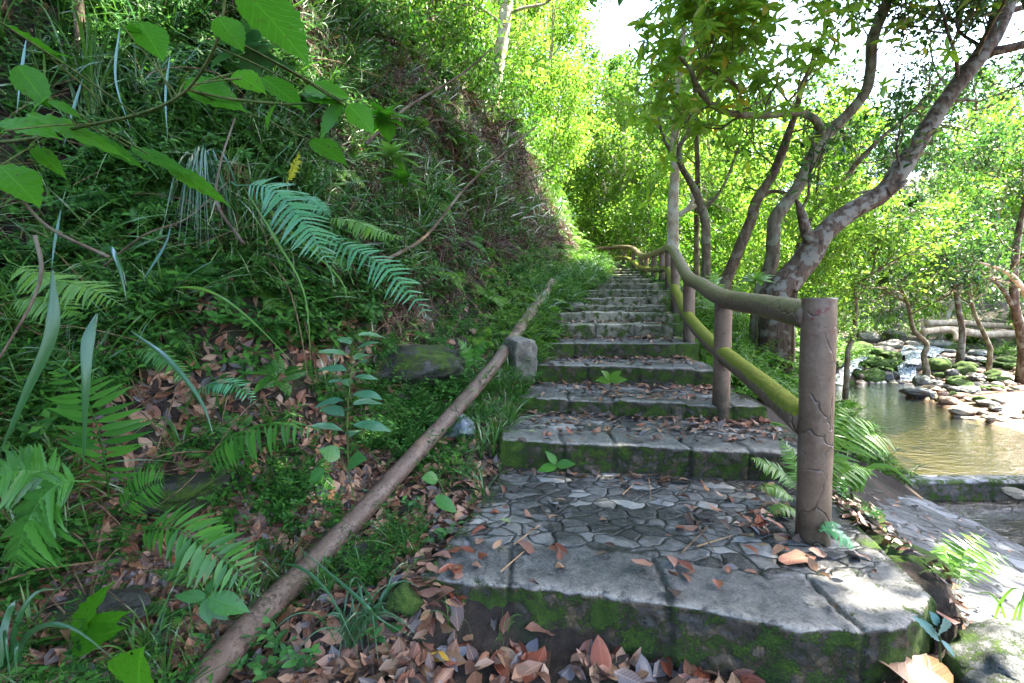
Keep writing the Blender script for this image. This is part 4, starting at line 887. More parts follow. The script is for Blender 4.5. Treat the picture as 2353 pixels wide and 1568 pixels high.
fern('tall upright fern with wide rungs of leaflets at the far left', [([(250, 1140, 1.65), (238, 1040, 1.6), (205, 930, 1.56), (150, 850, 1.52), (95, 820, 1.5)], .16), ([(270, 1180, 1.6), (330, 1120, 1.58), (390, 1100, 1.56)], .09)], M_FERN, n=20, wd=.085, jag=False, upv=[.1, -1, .3])
fern('small fern curling over the dark hollow in the bank', [([(300, 800, 1.95), (350, 808, 1.9), (400, 845, 1.86), (450, 900, 1.84)], .06)], M_FERN, n=24)
fern('little fern with sharp leaflets in front of the dark hollow', [([(430, 905, 2.05), (500, 878, 2.0), (550, 890, 1.96), (600, 940, 1.94)], .07)], M_FERNB, n=24, wd=.09, jag=False)
fern('pale green fern reaching across the left edge at mid height', [([(20, 600, 1.6), (110, 640, 1.56), (200, 660, 1.52), (300, 710, 1.5)], .10), ([(20, 690, 1.6), (100, 690, 1.55), (190, 730, 1.5)], .08)], M_FERNY, n=28, wd=.10)
fern('small dark fern at the right end of the rock ledge', [([(1080, 850, 3.6), (1070, 800, 3.55), (1045, 770, 3.5)], .09), ([(1085, 852, 3.6), (1100, 800, 3.6), (1120, 770, 3.6)], .06)], M_FERN, n=20)
fern('lacy sunlit fern just right of the nearest post', [([(1890, 1110, 2.35), (1930, 1030, 2.4), (1990, 1000, 2.45), (2072, 1018, 2.5)], .14), ([(1890, 1120, 2.4), (1920, 1000, 2.5), (1975, 968, 2.55), (2040, 985, 2.6)], .10), ([(1890, 1130, 2.3), (1950, 1080, 2.35), (2010, 1078, 2.4)], .09), ([(1895, 1100, 2.5), (1925, 950, 2.7), (1975, 945, 2.75)], .07)], M_FERNY, n=19, wd=.09)
fern('small bluish fern at the foot of the nearest post', [([(1882, 1218, 1.9), (1920, 1222, 1.87), (1970, 1262, 1.83)], .05), ([(1884, 1222, 1.9), (1910, 1205, 1.9), (1935, 1205, 1.9)], .03)], M_FERNB, n=18, wd=.16)
fern('sunlit feathery fern growing on the apron at the lower right', [([(2195, 1345, 2.15), (2178, 1290, 2.2), (2150, 1240, 2.25)], .10), ([(2200, 1345, 2.15), (2215, 1270, 2.2), (2265, 1225, 2.25)], .11), ([(2205, 1345, 2.15), (2255, 1290, 2.2), (2320, 1275, 2.25)], .09)], M_FERNY, n=17, wd=.09)
fern('bright fern between the second step and the nearest post', [([(1835, 1130, 2.35), (1790, 1080, 2.38), (1715, 1048, 2.4)], .075), ([(1830, 1150, 2.3), (1780, 1120, 2.3), (1735, 1125, 2.3)], .06), ([(1840, 1180, 2.25), (1800, 1165, 2.2), (1745, 1190, 2.2)], .05), ([(1838, 1130, 2.35), (1815, 1040, 2.4), (1780, 990, 2.45)], .06)], M_FERNY, n=22)
fern('tall fern with a pale stalk beyond the rail', [([(1645, 720, 6.0), (1642, 670, 6.0), (1636, 615, 6.0)], .22), ([(1650, 730, 6.0), (1680, 680, 5.9), (1730, 640, 5.8)], .2), ([(1650, 730, 6.0), (1700, 690, 5.7), (1790, 690, 5.5)], .2)], M_FERNY, n=26, wd=.09)
fern('yellowed little fern standing on the brown earth', [([(660, 420, 2.3), (675, 380, 2.3), (688, 345, 2.3)], .05)], leaf_mat('fern_yellow', [(.45, .42, .02), (.5, .48, .03)], .5, .2, .4, veins=False), n=14, jag=False, wd=.2)
for k, (x, y, s) in enumerate([(1700, 905, .16), (1750, 980, .14), (1690, 850, .15), (1740, 800, .2), (1800, 860, .2)]):
    p = hit(x, y, 2.2); mb = MB(); scatter(mb, fernlet_tpl(6, .30, 60 + k, 20, .2), p[None] - [0, 0, .01], np.array([k * 1.3]), np.array([s * 5.2]))
    tag(mb.build('fern', M_FERNY), ['leafy fern under the lower rail beside the third step', 'leafy fern under the lower rail between the two nearest posts', 'small fern at the foot of the second post', 'fern on the slope behind the lower rail', 'spreading fern on the slope right of the lower rail'][k], 'fern')

def blade(mb, P, w, n=8, fold=.25):
    C = catmull(P, n); t = np.linspace(0, 1, len(C)); T_ = norm(np.gradient(C, axis=0)); vd = norm(C - np.array([0, 0, CAMZ])) ; s = norm(np.cross(T_, vd + np.array([.25, 0, .1]))); ww = w * np.clip(np.minimum(1, .15 + t * 3) * (1 - t ** 1.9), .02, 1); nrm_ = np.cross(s, T_)
    V_ = np.concatenate([C - s * ww[:, None] + nrm_ * (w * fold), C, C + s * ww[:, None] + nrm_ * (w * fold)]); k = len(C); i = np.arange(k - 1)
    f = np.vstack([np.stack([i, i + k, i + k + 1, i + 1], -1), np.stack([i + k, i + 2 * k, i + 2 * k + 1, i + k + 1], -1)]); mb.add(V_, [f], np.zeros((f.size, 2)))
def tuft(px, py, n, L, w, spread_, label, mat=None, hang=0., seed=1, D=None, az=None, cat='grass tuft', name='grass_tuft'):
    rs = np.random.default_rng(seed); p = hit(px, py); mb = MB()
    if D is not None: L *= p[1] / D; w *= p[1] / D
    for _ in range(n):
        a = rs.uniform(0, 6.3) if az is None else az + rs.normal() * .5; l = L * rs.uniform(.55, 1.05); sp_ = spread_ * rs.uniform(.3, 1.1); h = np.array([math.cos(a), math.sin(a), 0]); b0 = p + np.array([rs.normal(), rs.normal(), 0]) * .02 * min(1, L * 3)
        up = np.array([0, 0, 1.]); blade(mb, [b0, b0 + h * l * .25 * sp_ + up * l * (.45 - hang * .2), b0 + h * l * .6 * sp_ + up * l * (.75 - .25 * sp_ - hang * .8), b0 + h * l * sp_ + up * l * (.9 - .75 * sp_ - hang * 1.6)], w * rs.uniform(.6, 1.1), 4)
    return tag(mb.build(name, mat or M_GRASS), label, cat)
tuft(810, 1500, 30, .34, .0038, .9, 'large grass tuft in front of the pipe near the bottom', M_STRAP, seed=1)
tuft(860, 1450, 12, .30, .007, .9, 'broad bladed grass clump left of the bottom step', M_STRAP, seed=11)
tuft(1048, 1462, 10, .20, .002, .9, 'thin bright grass sprouting below the left corner of the bottom step', seed=2)
tuft(1150, 1480, 7, .15, .0018, 1., 'second sparse grass sprout below the face of the bottom step', seed=12)
tuft(1105, 965, 50, .26, .0022, .95, 'fine arching grass tuft between pipe and third step', seed=3)
tuft(1180, 880, 26, .26, .002, .9, 'fine grass beside the squared stone block', seed=13)
tuft(470, 470, 46, .58, .0055, .55, 'clump of long drooping blades hanging down the bank', M_STRAP, hang=.55, seed=4, D=2.05, az=-1.2)
tuft(560, 500, 22, .55, .0028, .35, 'bunch of dry straw blades hanging below the drooping grass', M_DRY, hang=.6, seed=5, D=1.95, az=-1.3)
tuft(215, 320, 44, .62, .0065, .45, 'tall upright clump of green blades in the upper left', seed=6, D=2.1)
tuft(330, 300, 30, .6, .004, .6, 'clump of narrow bluish blades right of the tall upright clump', M_STRAP, seed=16, D=2.3)
tuft(420, 1040, 14, .26, .0048, .8, 'small dark tuft above the red fallen bark strip', seed=7)
tuft(330, 1530, 16, .26, .004, .8, 'low grass tuft near the bottom edge left of the pipe', seed=8)
tuft(20, 1560, 8, .34, .010, .9, 'broad grey-green blades in the bottom left corner', M_STRAP, seed=9)
tuft(60, 1350, 12, .25, .003, .6, 'dry straw hanging at the lower left edge', M_DRY, seed=10, hang=.3)
tuft(2320, 1470, 5, .34, .006, .5, 'single tall blade plant at the right edge on the apron', M_FERNY, seed=17)
tuft(1960, 1130, 12, .26, .016, .8, 'broad bright blades beside the nearest post', M_FERNY, seed=18, D=2.2)
def blades(label, Ps, w, mat):
    root = empty('strap_leaf_plant', (0, 0, 0), label, 'plant')
    for P_ in Ps: mb = MB(); blade(mb, [at(*p) for p in P_], w, 8); mb.build('blade', mat, root)
    return root
blades('pair of wide strap leaves hanging in the dark hollow at left', [[(222, 720, 1.35), (200, 790, 1.32), (196, 900, 1.3), (190, 1090, 1.3)], [(120, 620, 1.3), (118, 760, 1.28), (60, 900, 1.25), (-10, 1060, 1.22)]], .016, M_STRAP)
blades('bent strap leaf rising from the hollow at left', [[(220, 590, 1.5), (250, 570, 1.48), (272, 610, 1.46), (290, 690, 1.45)], [(300, 760, 1.6), (390, 830, 1.55), (460, 920, 1.52), (490, 1000, 1.5)]], .010, M_STRAP)
blades('curved grey-green blade arching across the pipe', [[(640, 1290, 1.7), (700, 1310, 1.62), (760, 1370, 1.56), (815, 1480, 1.5)], [(690, 1260, 1.7), (830, 1380, 1.5), (870, 1420, 1.5), (960, 1470, 1.48)]], .006, M_STRAP)
M_BLUEB = leaf_mat('blue_blade', [(.10, .24, .20), (.14, .30, .27)], .3, .7, .35, veins=False)
for P_, lab in [([(60, 90, 1.5), (48, 170, 1.48), (38, 260, 1.47)], 'thin blue-green blade hanging near the upper left corner'), ([(190, 180, 1.6), (165, 260, 1.6), (145, 340, 1.6)], 'thin blue-green blade crossing under the overhanging branch'), ([(275, 60, 1.7), (265, 180, 1.7), (300, 300, 1.7)], 'thin blue-green blade bending right in the upper left'),
                ([(390, 130, 1.8), (380, 220, 1.75), (385, 320, 1.75)], 'thin blue-green blade above the drooping grass clump'), ([(140, 480, 1.5), (125, 560, 1.5), (118, 620, 1.5)], 'short blue-green blade at mid height near the left edge'), ([(330, 640, 1.7), (380, 560, 1.7), (395, 500, 1.7)], 'blue-green blade slanting up left of the drooping grass clump')]: blades(lab, [P_], .0042, M_BLUEB)
blades('long light green blades crossing the middle left', [[(395, 660, 1.6), (470, 665, 1.55), (560, 720, 1.5), (690, 850, 1.5)], [(560, 430, 1.8), (640, 560, 1.75), (700, 680, 1.72), (715, 860, 1.7)], [(590, 460, 1.8), (700, 560, 1.8), (780, 640, 1.8), (800, 700, 1.8)]], .005, M_FERNY)

# seedlings and saplings: stem + leaves
def seedling(label, P, leaves, mat=None, tpl=None, r=.003, cat='seedling', name='seedling', auto=0, size=.1, alt=True, seed=0, wf=1.):
    rs = np.random.default_rng(seed); root = empty(name, (0, 0, 0), label, cat); C = catmull([at(*p) for p in P], 8); mb = MB(); tube(mb, C, np.linspace(1.2, .5, len(C)) * r, 6, cap=False)
    lv = MB()
    if auto:
        t = np.linspace(.2, 1, auto); c = np.stack([np.interp(t, np.linspace(0, 1, len(C)), C[:, k]) for k in range(3)], -1); az = np.arange(auto) * 2.4 + rs.uniform(0, 6)
        d = np.stack([np.cos(az), np.sin(az) * .7, rs.uniform(-.1, .5, auto)], -1); s = size * rs.uniform(.65, 1.1, auto) * (1 - .3 * t)
        pet = c + norm(d) * s[:, None] * .15
        lv.add(*[(a, [b_], u_) for a, b_, u_ in [placed(tpl or LEAF_HI, pet, d, np.tile([0, -.3, 1.], (auto, 1)), s, wf)]][0])
        for a, b_ in zip(c, pet): tube(mb, np.stack([a, (a + b_) / 2, b_]), r * .4, 4, cap=False)
    for (x0, y0, d0, x1, y1, d1, wd) in leaves:
        a, b_ = at(x0, y0, d0), at(x1, y1, d1); L = np.linalg.norm(b_ - a); upv = norm(np.array([0, -.75, .75]) + rs.normal(size=3) * .15)
        tp = leaf_tpl(JAG, wd, .18, .16, .02); lv.add(*[(q_, [f_], u_) for q_, f_, u_ in [placed(tp, a[None], (b_ - a)[None], upv[None], np.array([L]))]][0])
        j = np.argmin(np.linalg.norm(C - a, axis=1)); 
        if np.linalg.norm(C[j] - a) > .004: tube(mb, catmull([C[j], (C[j] + a) / 2 + [0, 0, .004], a], 3), r * .45, 4, cap=False)
    mb.build('stem', M_STEM, root); lv.build('leaves', mat or M_SEED, root); return root
seedling('tall seedling with glossy blue-green leaves left of the pipe', [(800, 1080, 2.35), (798, 960, 2.3), (806, 860, 2.28), (812, 770, 2.26)], [], auto=19, size=.19, seed=2, r=.004, wf=1., mat=leaf_mat('bluish_seedling_leaf', [(.05, .17, .09), (.08, .24, .13), (.10, .26, .08)], .35, .7, .3, spots=.4))
seedling('seedling with heart shaped leaves eaten by insects above the pipe', [(815, 1150, 2.1), (800, 1090, 2.08), (780, 1050, 2.06)], [(745, 1080, 2.05, 705, 1105, 2.03, .40), (780, 1050, 2.06, 735, 1030, 2.02, .42), (800, 1065, 2.06, 835, 1050, 2.0, .4)], M_SEED)
seedling('seedling with five pointed dark leaves near the bottom beside the pipe', [(490, 1420, 1.6), (480, 1390, 1.58), (475, 1372, 1.56)], [(475, 1372, 1.56, 395, 1365, 1.55, .20), (478, 1372, 1.55, 568, 1402, 1.52, .25), (472, 1375, 1.55, 480, 1435, 1.5, .28), (476, 1375, 1.55, 520, 1425, 1.52, .28), (470, 1370, 1.58, 500, 1320, 1.6, .25)], M_SEED)
seedling('round leaf on a long stalk between the pipe and the bottom landing', [(1040, 1190, 2.2), (1020, 1130, 2.18), (1005, 1100, 2.16)], [(1005, 1100, 2.16, 970, 1095, 2.12, .45), (1000, 1140, 2.15, 1050, 1175, 2.1, .25)], M_SEED)
seedling('little plant with three pale teal leaves below the right corner of the bottom step', [(2160, 1520, 1.32), (2158, 1470, 1.31), (2155, 1430, 1.3)], [(2158, 1470, 1.31, 2110, 1415, 1.3, .16), (2160, 1455, 1.31, 2178, 1425, 1.28, .42), (2162, 1470, 1.31, 2200, 1510, 1.28, .2), (2155, 1435, 1.3, 2140, 1405, 1.3, .3)], leaf_mat('teal_leaf', [(.12, .27, .25), (.16, .32, .28)], .3, .8, .35))
seedling('bright lobed leaf cut off by the bottom edge', [(315, 1620, 1.2), (318, 1590, 1.2), (320, 1570, 1.2)], [(322, 1590, 1.2, 305, 1505, 1.15, .62)], M_NEAR)
seedling('young plant with three upright bright leaves at the lower left', [(155, 1490, 1.5), (160, 1475, 1.5), (165, 1465, 1.5)], [(160, 1480, 1.5, 222, 1345, 1.45, .17), (165, 1480, 1.48, 265, 1405, 1.42, .18), (168, 1485, 1.46, 260, 1440, 1.4, .2)], M_NEAR)
seedling('leafy seedling at the foot of the second step', [(1280, 1090, 2.72), (1278, 1070, 2.7), (1276, 1060, 2.7)], [(1278, 1070, 2.7, 1235, 1078, 2.65, .25), (1278, 1065, 2.7, 1255, 1035, 2.7, .25), (1278, 1068, 2.7, 1320, 1062, 2.65, .28)], M_FERN)
seedling('small bright seedling at the foot of the fourth step', [(1405, 890, 3.95), (1403, 880, 3.95), (1400, 872, 3.95)], [(1402, 875, 3.95, 1370, 870, 3.9, .3), (1402, 872, 3.95, 1385, 850, 3.9, .3), (1402, 875, 3.95, 1440, 868, 3.9, .3), (1402, 872, 3.95, 1425, 850, 3.9, .3)], M_FERNY)
rs_ = np.random.default_rng(77)
for k, (x, y) in enumerate([(560, 1520), (640, 1500), (700, 1545), (620, 1560), (760, 1180), (690, 1230), (880, 1180), (905, 1240), (950, 1180), (740, 1330), (1060, 1110), (1000, 1250), (600, 1180), (560, 1230), (880, 1480), (520, 1555)]):
    p = hit(x, y); mb = MB(); scatter(mb, sprig_tpl(5, .15, .06, LEAF_HI, 100 + k, .7), p[None], np.array([k * 1.7]), np.array([1.0]))
    o = mb.build('seedling', M_SEED); tag(o, 'low leafy seedling growing in the litter beside the lower part of the pipe', 'seedling', 'low seedlings around the lower pipe')

# overhanging broad leaves in the upper left
seedling('overhanging branch with large hairy green leaves across the upper left', [(-60, 330, 1.5), (60, 320, 1.4), (180, 292, 1.3), (330, 258, 1.22), (430, 205, 1.15), (500, 90, 1.05), (520, -40, 1.0)],
    [(560, -20, .95, 712, 122, .95, .36), (500, 40, 1.0, 560, 110, 1.0, .42), (320, 50, 1.15, 372, 125, 1.12, .36), (282, 60, 1.1, 330, 85, 1.15, .4), (425, 188, 1.2, 560, 240, 1.2, .28), (535, 168, 1.25, 610, 205, 1.25, .4), (600, 178, 1.3, 700, 240, 1.3, .35),
     (700, 205, 1.2, 805, 212, 1.2, .42), (780, 235, 1.2, 690, 200, 1.2, .45), (790, 240, 1.2, 725, 310, 1.2, .42), (800, 240, 1.2, 860, 300, 1.2, .4), (712, 322, 1.4, 800, 368, 1.4, .36), (40, 150, 1.2, 110, 240, 1.2, .32), (110, 225, 1.2, 60, 255, 1.2, .4), (110, 230, 1.2, 185, 262, 1.2, .2),
     (100, 120, 1.1, 170, 125, 1.15, .2), (0, 50, 1., 160, 130, 1.15, .13), (60, 262, 1.3, 285, 335, 1.3, .12), (170, 300, 1.35, 330, 370, 1.35, .13), (300, 340, 1.4, 440, 390, 1.4, .13), (380, 380, 1.45, 525, 455, 1.45, .14), (0, 280, 1.2, 130, 300, 1.2, .25), (0, 380, 1.2, 85, 455, 1.15, .3), (10, 300, 1.1, -60, 350, 1.1, .3), (70, 330, 1.3, 150, 400, 1.3, .2)],
    M_NEAR, r=.0045, cat='branch', name='overhanging_branch')
seedling('side twig with large leaves reaching right over the bank', [(430, 205, 1.15), (520, 225, 1.2), (640, 238, 1.25), (700, 238, 1.22), (785, 236, 1.2)], [(520, 190, 1.25, 470, 160, 1.2, .3), (640, 230, 1.25, 600, 290, 1.3, .3)], M_NEAR, r=.003, cat='branch', name='overhanging_branch')
def whorl(label, x, y, D, L, n, mat, wd=.25, seed=0, base=None, dz=0.):
    rs = np.random.default_rng(seed); c = at(x, y, D); root = empty('sapling', (0, 0, 0), label, 'sapling'); mb = MB(); b0 = hit(x, base or y + 200); b0 = b0 if base else b0
    tube(mb, catmull([b0, (b0 + c) / 2 + [.02, 0, .03], c], 6), np.linspace(1.3, .7, 13) * .004, 6); lv = MB()
    for ring in range(3):
        m_ = n - ring * 2; a = np.arange(m_) * 6.283 / m_ + rs.uniform(0, 6); d = np.stack([np.cos(a), np.sin(a), np.full(m_, .15 + ring * .35)], -1) + rs.normal(size=(m_, 3)) * .12
        lv.add(*[(q_, [f_], u_) for q_, f_, u_ in [placed(leaf_tpl(OVAL, wd, .25, .25, .012), np.tile(c + [0, 0, .012 * ring - .02], (m_, 1)), d, np.tile([0, -.4, 1.], (m_, 1)), L * (1 - .22 * ring) * rs.uniform(.8, 1.1, m_))]][0])
    mb.build('stem', M_STEM, root); lv.build('leaves', mat, root); return root
whorl('sapling with a dark whorl of leaves behind the overhanging branch', 575, 105, 1.8, .17, 8, M_SEED, .22, 1)
whorl('sapling with a fresh green whorl above the drooping fern', 880, 262, 2.1, .13, 7, M_NEAR, .3, 2)
whorl('sapling with a bright star of leaves at the top of the brown earth', 900, 350, 2.6, .18, 8, M_FERNY, .17, 3)
whorl('sapling with a star of leaves just right of the bright one', 925, 405, 2.6, .14, 8, M_NEAR, .17, 4)
whorl('bushy green sapling in the undergrowth beyond the rail', 1735, 640, 5.2, .22, 8, M_FERNY, .2, 5)
for P_, r, lab in [([(80, 540, 1.2), (95, 620, 1.2), (70, 700, 1.2), (0, 820, 1.1)], .004, 'bare reddish stem curving down the left edge'), ([(175, -40, 2.6), (182, 60, 2.6), (178, 130, 2.6), (185, 250, 2.6)], .022, 'thin grey sapling trunk in the top left corner'), ([(560, 560, 2.2), (500, 470, 2.3), (505, 380, 2.3), (540, 270, 2.4)], .006, 'slim bare stem standing on the brown earth'),
                   ([(240, 610, 1.6), (330, 540, 1.6), (430, 500, 1.7), (520, 420, 1.8)], .0025, 'thin dark twig crossing the dead stems'), ([(250, 590, 1.3), (110, 520, 1.25), (30, 430, 1.2), (0, 390, 1.2)], .004, 'curved reddish vine at the left edge'),
                   ([(880, 600, 3.5), (980, 540, 4), (1080, 420, 4.5), (1230, 290, 5)], .012, 'long thin branch leaning across the brown bank'), ([(840, 330, 3), (930, 250, 3.2), (1060, 170, 3.5), (1130, 110, 3.6)], .009, 'dark bare twig slanting up in front of the bank trees')]:
    mb = MB(); tube(mb, catmull([at(*p) for p in P_], 8), np.linspace(1.2, .6, len(catmull(P_, 8))) * r, 7, .2, 2, fr=10); tag(mb.build('bare_stem', B_BROWN), lab, 'stem')

# ------------------------------------------------------------------ larger fallen leaves and twigs, one by one
def lay(px, py, L, yaw, shape, colr, label, tilt=(0, 0), group=None, wf=1., lift=.006):
    a, b_ = ray(px, py); Y = np.linspace(.9, 6, 700); zz = CAMZ + b_ * Y; h = None
    r_ = STEP_BVH.ray_cast(Vector((0, 0, CAMZ)), Vector((a, 1, b_)).normalized()); g = hit(px, py)
    p = np.array(r_[0]) if (r_[0] is not None and r_[0].y < g[1]) else g
    if r_[0] is not None and p[1] < g[1] and r_[1] is not None and abs(r_[1].z) < .5: p = p + np.array([0, -.05 - .12 * random.random(), 0])
    hz, nn_ = surf(p[0], p[1]); o = leaf_obj(shape, colr, (p[0], p[1], hz + lift + .01), L, yaw, tilt, wf); o['category'] = 'leaf'; o['label'] = label
    if group: o['group'] = group
    return o
SPECIAL = [(1375, 1205, .075, .2, 6, 'pink', ''),]
lay(1830, 1290, .17, 1.75, 7, 'pinkish brown', 'large crinkled pale brown leaf lying just below the nearest post', wf=1.1)
lay(2060, 1530, .24, .5, 4, 'tan', 'very large ribbed tan leaf leaning at the bottom edge', (.5, .1), lift=.06)
lay(2135, 1570, .16, -.6, 4, 'tan', 'large tan leaf cut off below the ribbed leaf', (.4, 0), lift=.03)
lay(2165, 1452, .10, 1.3, 1, 'reddish brown', 'curled red-brown leaf caught on the teal seedling', (.3, .2), lift=.05)
lay(2215, 1398, .09, 1.5, 4, 'pinkish brown', 'pale brown leaf lying on the apron beside the corner of the bottom step')
lay(1285, 1303, .052, .2, 6, 'tan', 'small tan rounded leaf alone near the front of the bottom landing')
lay(1210, 1265, .11, -2.4, 2, 'pinkish brown', 'long tan leaf lying with a twig on the left of the landing')
lay(1158, 1203, .07, .9, 0, 'pale green', 'pale green leaf near the left edge of the landing')
lay(1137, 1177, .06, .1, 6, 'reddish brown', 'rounded reddish leaf at the left edge of the landing')
lay(1142, 1262, .06, -.6, 3, 'tan', 'small light leaf lying on the left of the landing')
lay(1475, 1308, .10, 1.9, 3, 'pinkish brown', 'narrow pinkish leaf near the middle of the landing')
lay(1575, 1308, .08, -2.6, 0, 'reddish brown', 'dark reddish leaf right of the middle of the landing')
lay(1585, 1170, .08, -.3, 4, 'pinkish brown', 'pinkish leaf among twigs on the right of the landing')
lay(1385, 1195, .05, .1, 6, 'pinkish brown', 'small pink leaf in the centre of the landing')
lay(1218, 995, .07, .8, 0, 'pale green', 'pale green leaf on the left of the second step')
lay(1000, 1525, .10, 1.4, 0, 'yellow', 'orange and yellow leaf in the foreground left of centre')
lay(1170, 1530, .15, -2.5, 2, 'tan', 'long tan leaf in the foreground centre')
lay(1230, 1545, .14, -.4, 1, 'reddish brown', 'glossy red-brown leaf curled upright in the foreground', (.3, .3))
lay(1380, 1535, .12, .1, 1, 'reddish brown', 'upright glossy rust coloured leaf at the bottom edge', (.6, 0), lift=.03)
lay(1245, 1470, .12, 1.7, 4, 'pinkish brown', 'wide pale brown leaf leaning on the foot of the bottom riser', (.5, 0), lift=.02)
lay(1220, 1510, .09, -.5, 3, 'grey', 'wet bluish grey leaf in the foreground')
lay(1925, 1560, .13, 1.4, 7, 'pale green', 'long dull green leaf lying at the bottom edge')
lay(320, 1100, .16, 1.5, 2, 'reddish brown', 'long red strip of curled leaf in the litter at lower left', wf=.6)
lay(1770, 1575, .1, .4, 4, 'grey', 'wet grey leaf at the bottom edge below the riser')
rs = random.Random(9); CN = ['reddish brown', 'pinkish brown', 'dark brown', 'tan', 'grey', 'reddish brown', 'pinkish brown']
ZONES = [('foreground ground below the bottom step', 60, lambda: (rs.uniform(930, 2080), rs.uniform(1490, 1566)), .095), ('bottom landing', 30, lambda: (rs.uniform(1180, 1950), rs.uniform(1130, 1400)), .06),
         ('heap beside the nearest post', 34, lambda: (rs.gauss(1760, 45), rs.gauss(1190, 32)), .075), ('second step', 30, lambda: (rs.uniform(1250, 1790), rs.uniform(965, 1000)), .06), ('third step', 26, lambda: (rs.uniform(1260, 1650), rs.uniform(893, 918)), .06),
         ('litter between the pipe and the landing', 44, lambda: (rs.uniform(900, 1110), rs.uniform(1120, 1420)), .07), ('lower left slope', 60, lambda: (rs.uniform(60, 640), rs.uniform(1130, 1540)), .09)]
for zn, N, f, sz in ZONES:
    for _ in range(N):
        x, y = f(); c = rs.choice(CN); sh = rs.randrange(8)
        lay(x, y, sz * rs.uniform(.6, 1.35), rs.uniform(0, 6.3), sh, c, '%s fallen leaf lying on the %s' % (c, zn), (rs.uniform(-.3, .3), rs.uniform(-.3, .3)), '%s leaves on the %s' % (c, zn))
def twig(x0, y0, x1, y1, r, label, mat=None):
    a = hit(x0, y0) ; b_ = hit(x1, y1); pts = []
    for (x, y) in ((x0, y0), ((x0 + x1) / 2, (y0 + y1) / 2), (x1, y1)):
        r_ = STEP_BVH.ray_cast(Vector((0, 0, CAMZ)), Vector((ray(x, y)[0], 1, ray(x, y)[1])).normalized()); p = np.array(r_[0]) if r_[0] is not None else hit(x, y); pts.append(p + [0, 0, .010])
    mb = MB(); tube(mb, catmull(pts, 4), np.linspace(1.1, .7, 9) * r, 6, .2, 1, fr=30); tag(mb.build('twig', mat or M_DEADTWIG), label, 'twig', 'twigs on the bottom landing')
TAN_T = bark_mat('tan_twig', (.25, .15, .08), (.45, .30, .18), 30)
for i_, (a, lab, mt) in enumerate([((1150, 1318, 1205, 1270), 'tan twig near the left front of the landing', TAN_T), ((1180, 1255, 1240, 1210), 'pale twig touching the long tan leaf', TAN_T), ((1240, 1165, 1275, 1220), 'black curved twig beside the white stone', B_BROWN), ((1430, 1140, 1455, 1115), 'short tan twig near the back of the landing', TAN_T),
                                    ((1490, 1100, 1495, 1150), 'upright tan twig at the back of the landing', TAN_T), ((1580, 1180, 1640, 1270), 'long brown twig on the right of the landing', None), ((1600, 1260, 1680, 1235), 'light brown twig crossing near the right of the landing', TAN_T), ((1565, 1275, 1625, 1215), 'thin forked twig on the right of the landing', None), ((1920 - 10, 1200, 1850, 1245), 'dark twig at the foot of the nearest post', B_BROWN)]): twig(*a, .0035, lab, mt)

for k, (x, y, s_) in enumerate([(1.63, 1.75, .5), (1.70, 2.2, .7), (1.62, 1.45, .4), (1.80, 2.75, 1.0), (1.88, 3.1, 1.2), (1.72, 2.45, .8)]):
    mb = MB(); scatter(mb, [fernlet_tpl(5, .24, 160 + k, 14, .2), sprig_tpl(5, .16, .06, LEAF_HI, 170 + k, .8)][k % 2], np.array([[x, y, zg(x, y) + .02]]), np.array([k * 1.1]), np.array([s_]))
    tag(mb.build('edge_plant', M_FERNY if k % 2 == 0 else M_SEED), ['tiny fern on the outer edge of the landing beside the mossy stone', 'leafy seedling between the two mossy edge stones', 'tiny fern at the right front edge of the landing', 'leafy plant behind the mossy edge stones', 'bright fern at the top of the apron behind the nearest post', 'low leafy plant beside the rear mossy edge stone'][k], 'plant')

for k, (x, y, s_, dk, lab) in enumerate([(330, 480, .8, 0, 'fern among the dry stems left of the drooping grass clump'), (820, 700, .9, 0, 'fern under the tip of the long blue-green frond'), (640, 700, .8, 1, 'fern below the drooping grass clump'), (900, 560, 1., 1, 'fern on the bank above the long blue-green frond'),
        (1010, 640, 1.1, 1, 'bright fern above the dark rock ledge'), (1120, 690, 1.1, 1, 'bright fern left of the upper pipe'), (1060, 560, 1.2, 0, 'fern below the brown dead fronds'), (1190, 620, 1.2, 1, 'bright fern beside the end of the upper pipe'), (540, 1000, .6, 0, 'small fern at the mouth of the dark hollow'),
        (880, 960, .7, 0, 'fern between the tall seedling and the pipe'), (140, 560, .8, 0, 'fern near the left edge above the strap leaves'), (420, 640, .8, 0, 'fern in the dead stems left of centre'), (760, 400, 1.1, 1, 'fern on the brown earth below the green whorl'), (980, 470, 1.3, 1, 'fern hanging from the brown earth under the trees'),
        (60, 1000, .6, 0, 'fern at the left edge above the broad spreading fern'), (640, 880, .6, 0, 'fern left of the tall seedling')]):
    p = hit(x, y); mb = MB(); nm_ = gnorm(p[0:1], p[1:2]); scatter(mb, fernlet_tpl(5, .36, 260 + k, 20, .2), p[None] + nm_ * .01, np.array([k * 1.9]), np.array([s_]), norm(nm_ + [0, 0, .6]))
    tag(mb.build('fern', M_FERNY if dk else M_FERN), lab, 'fern')

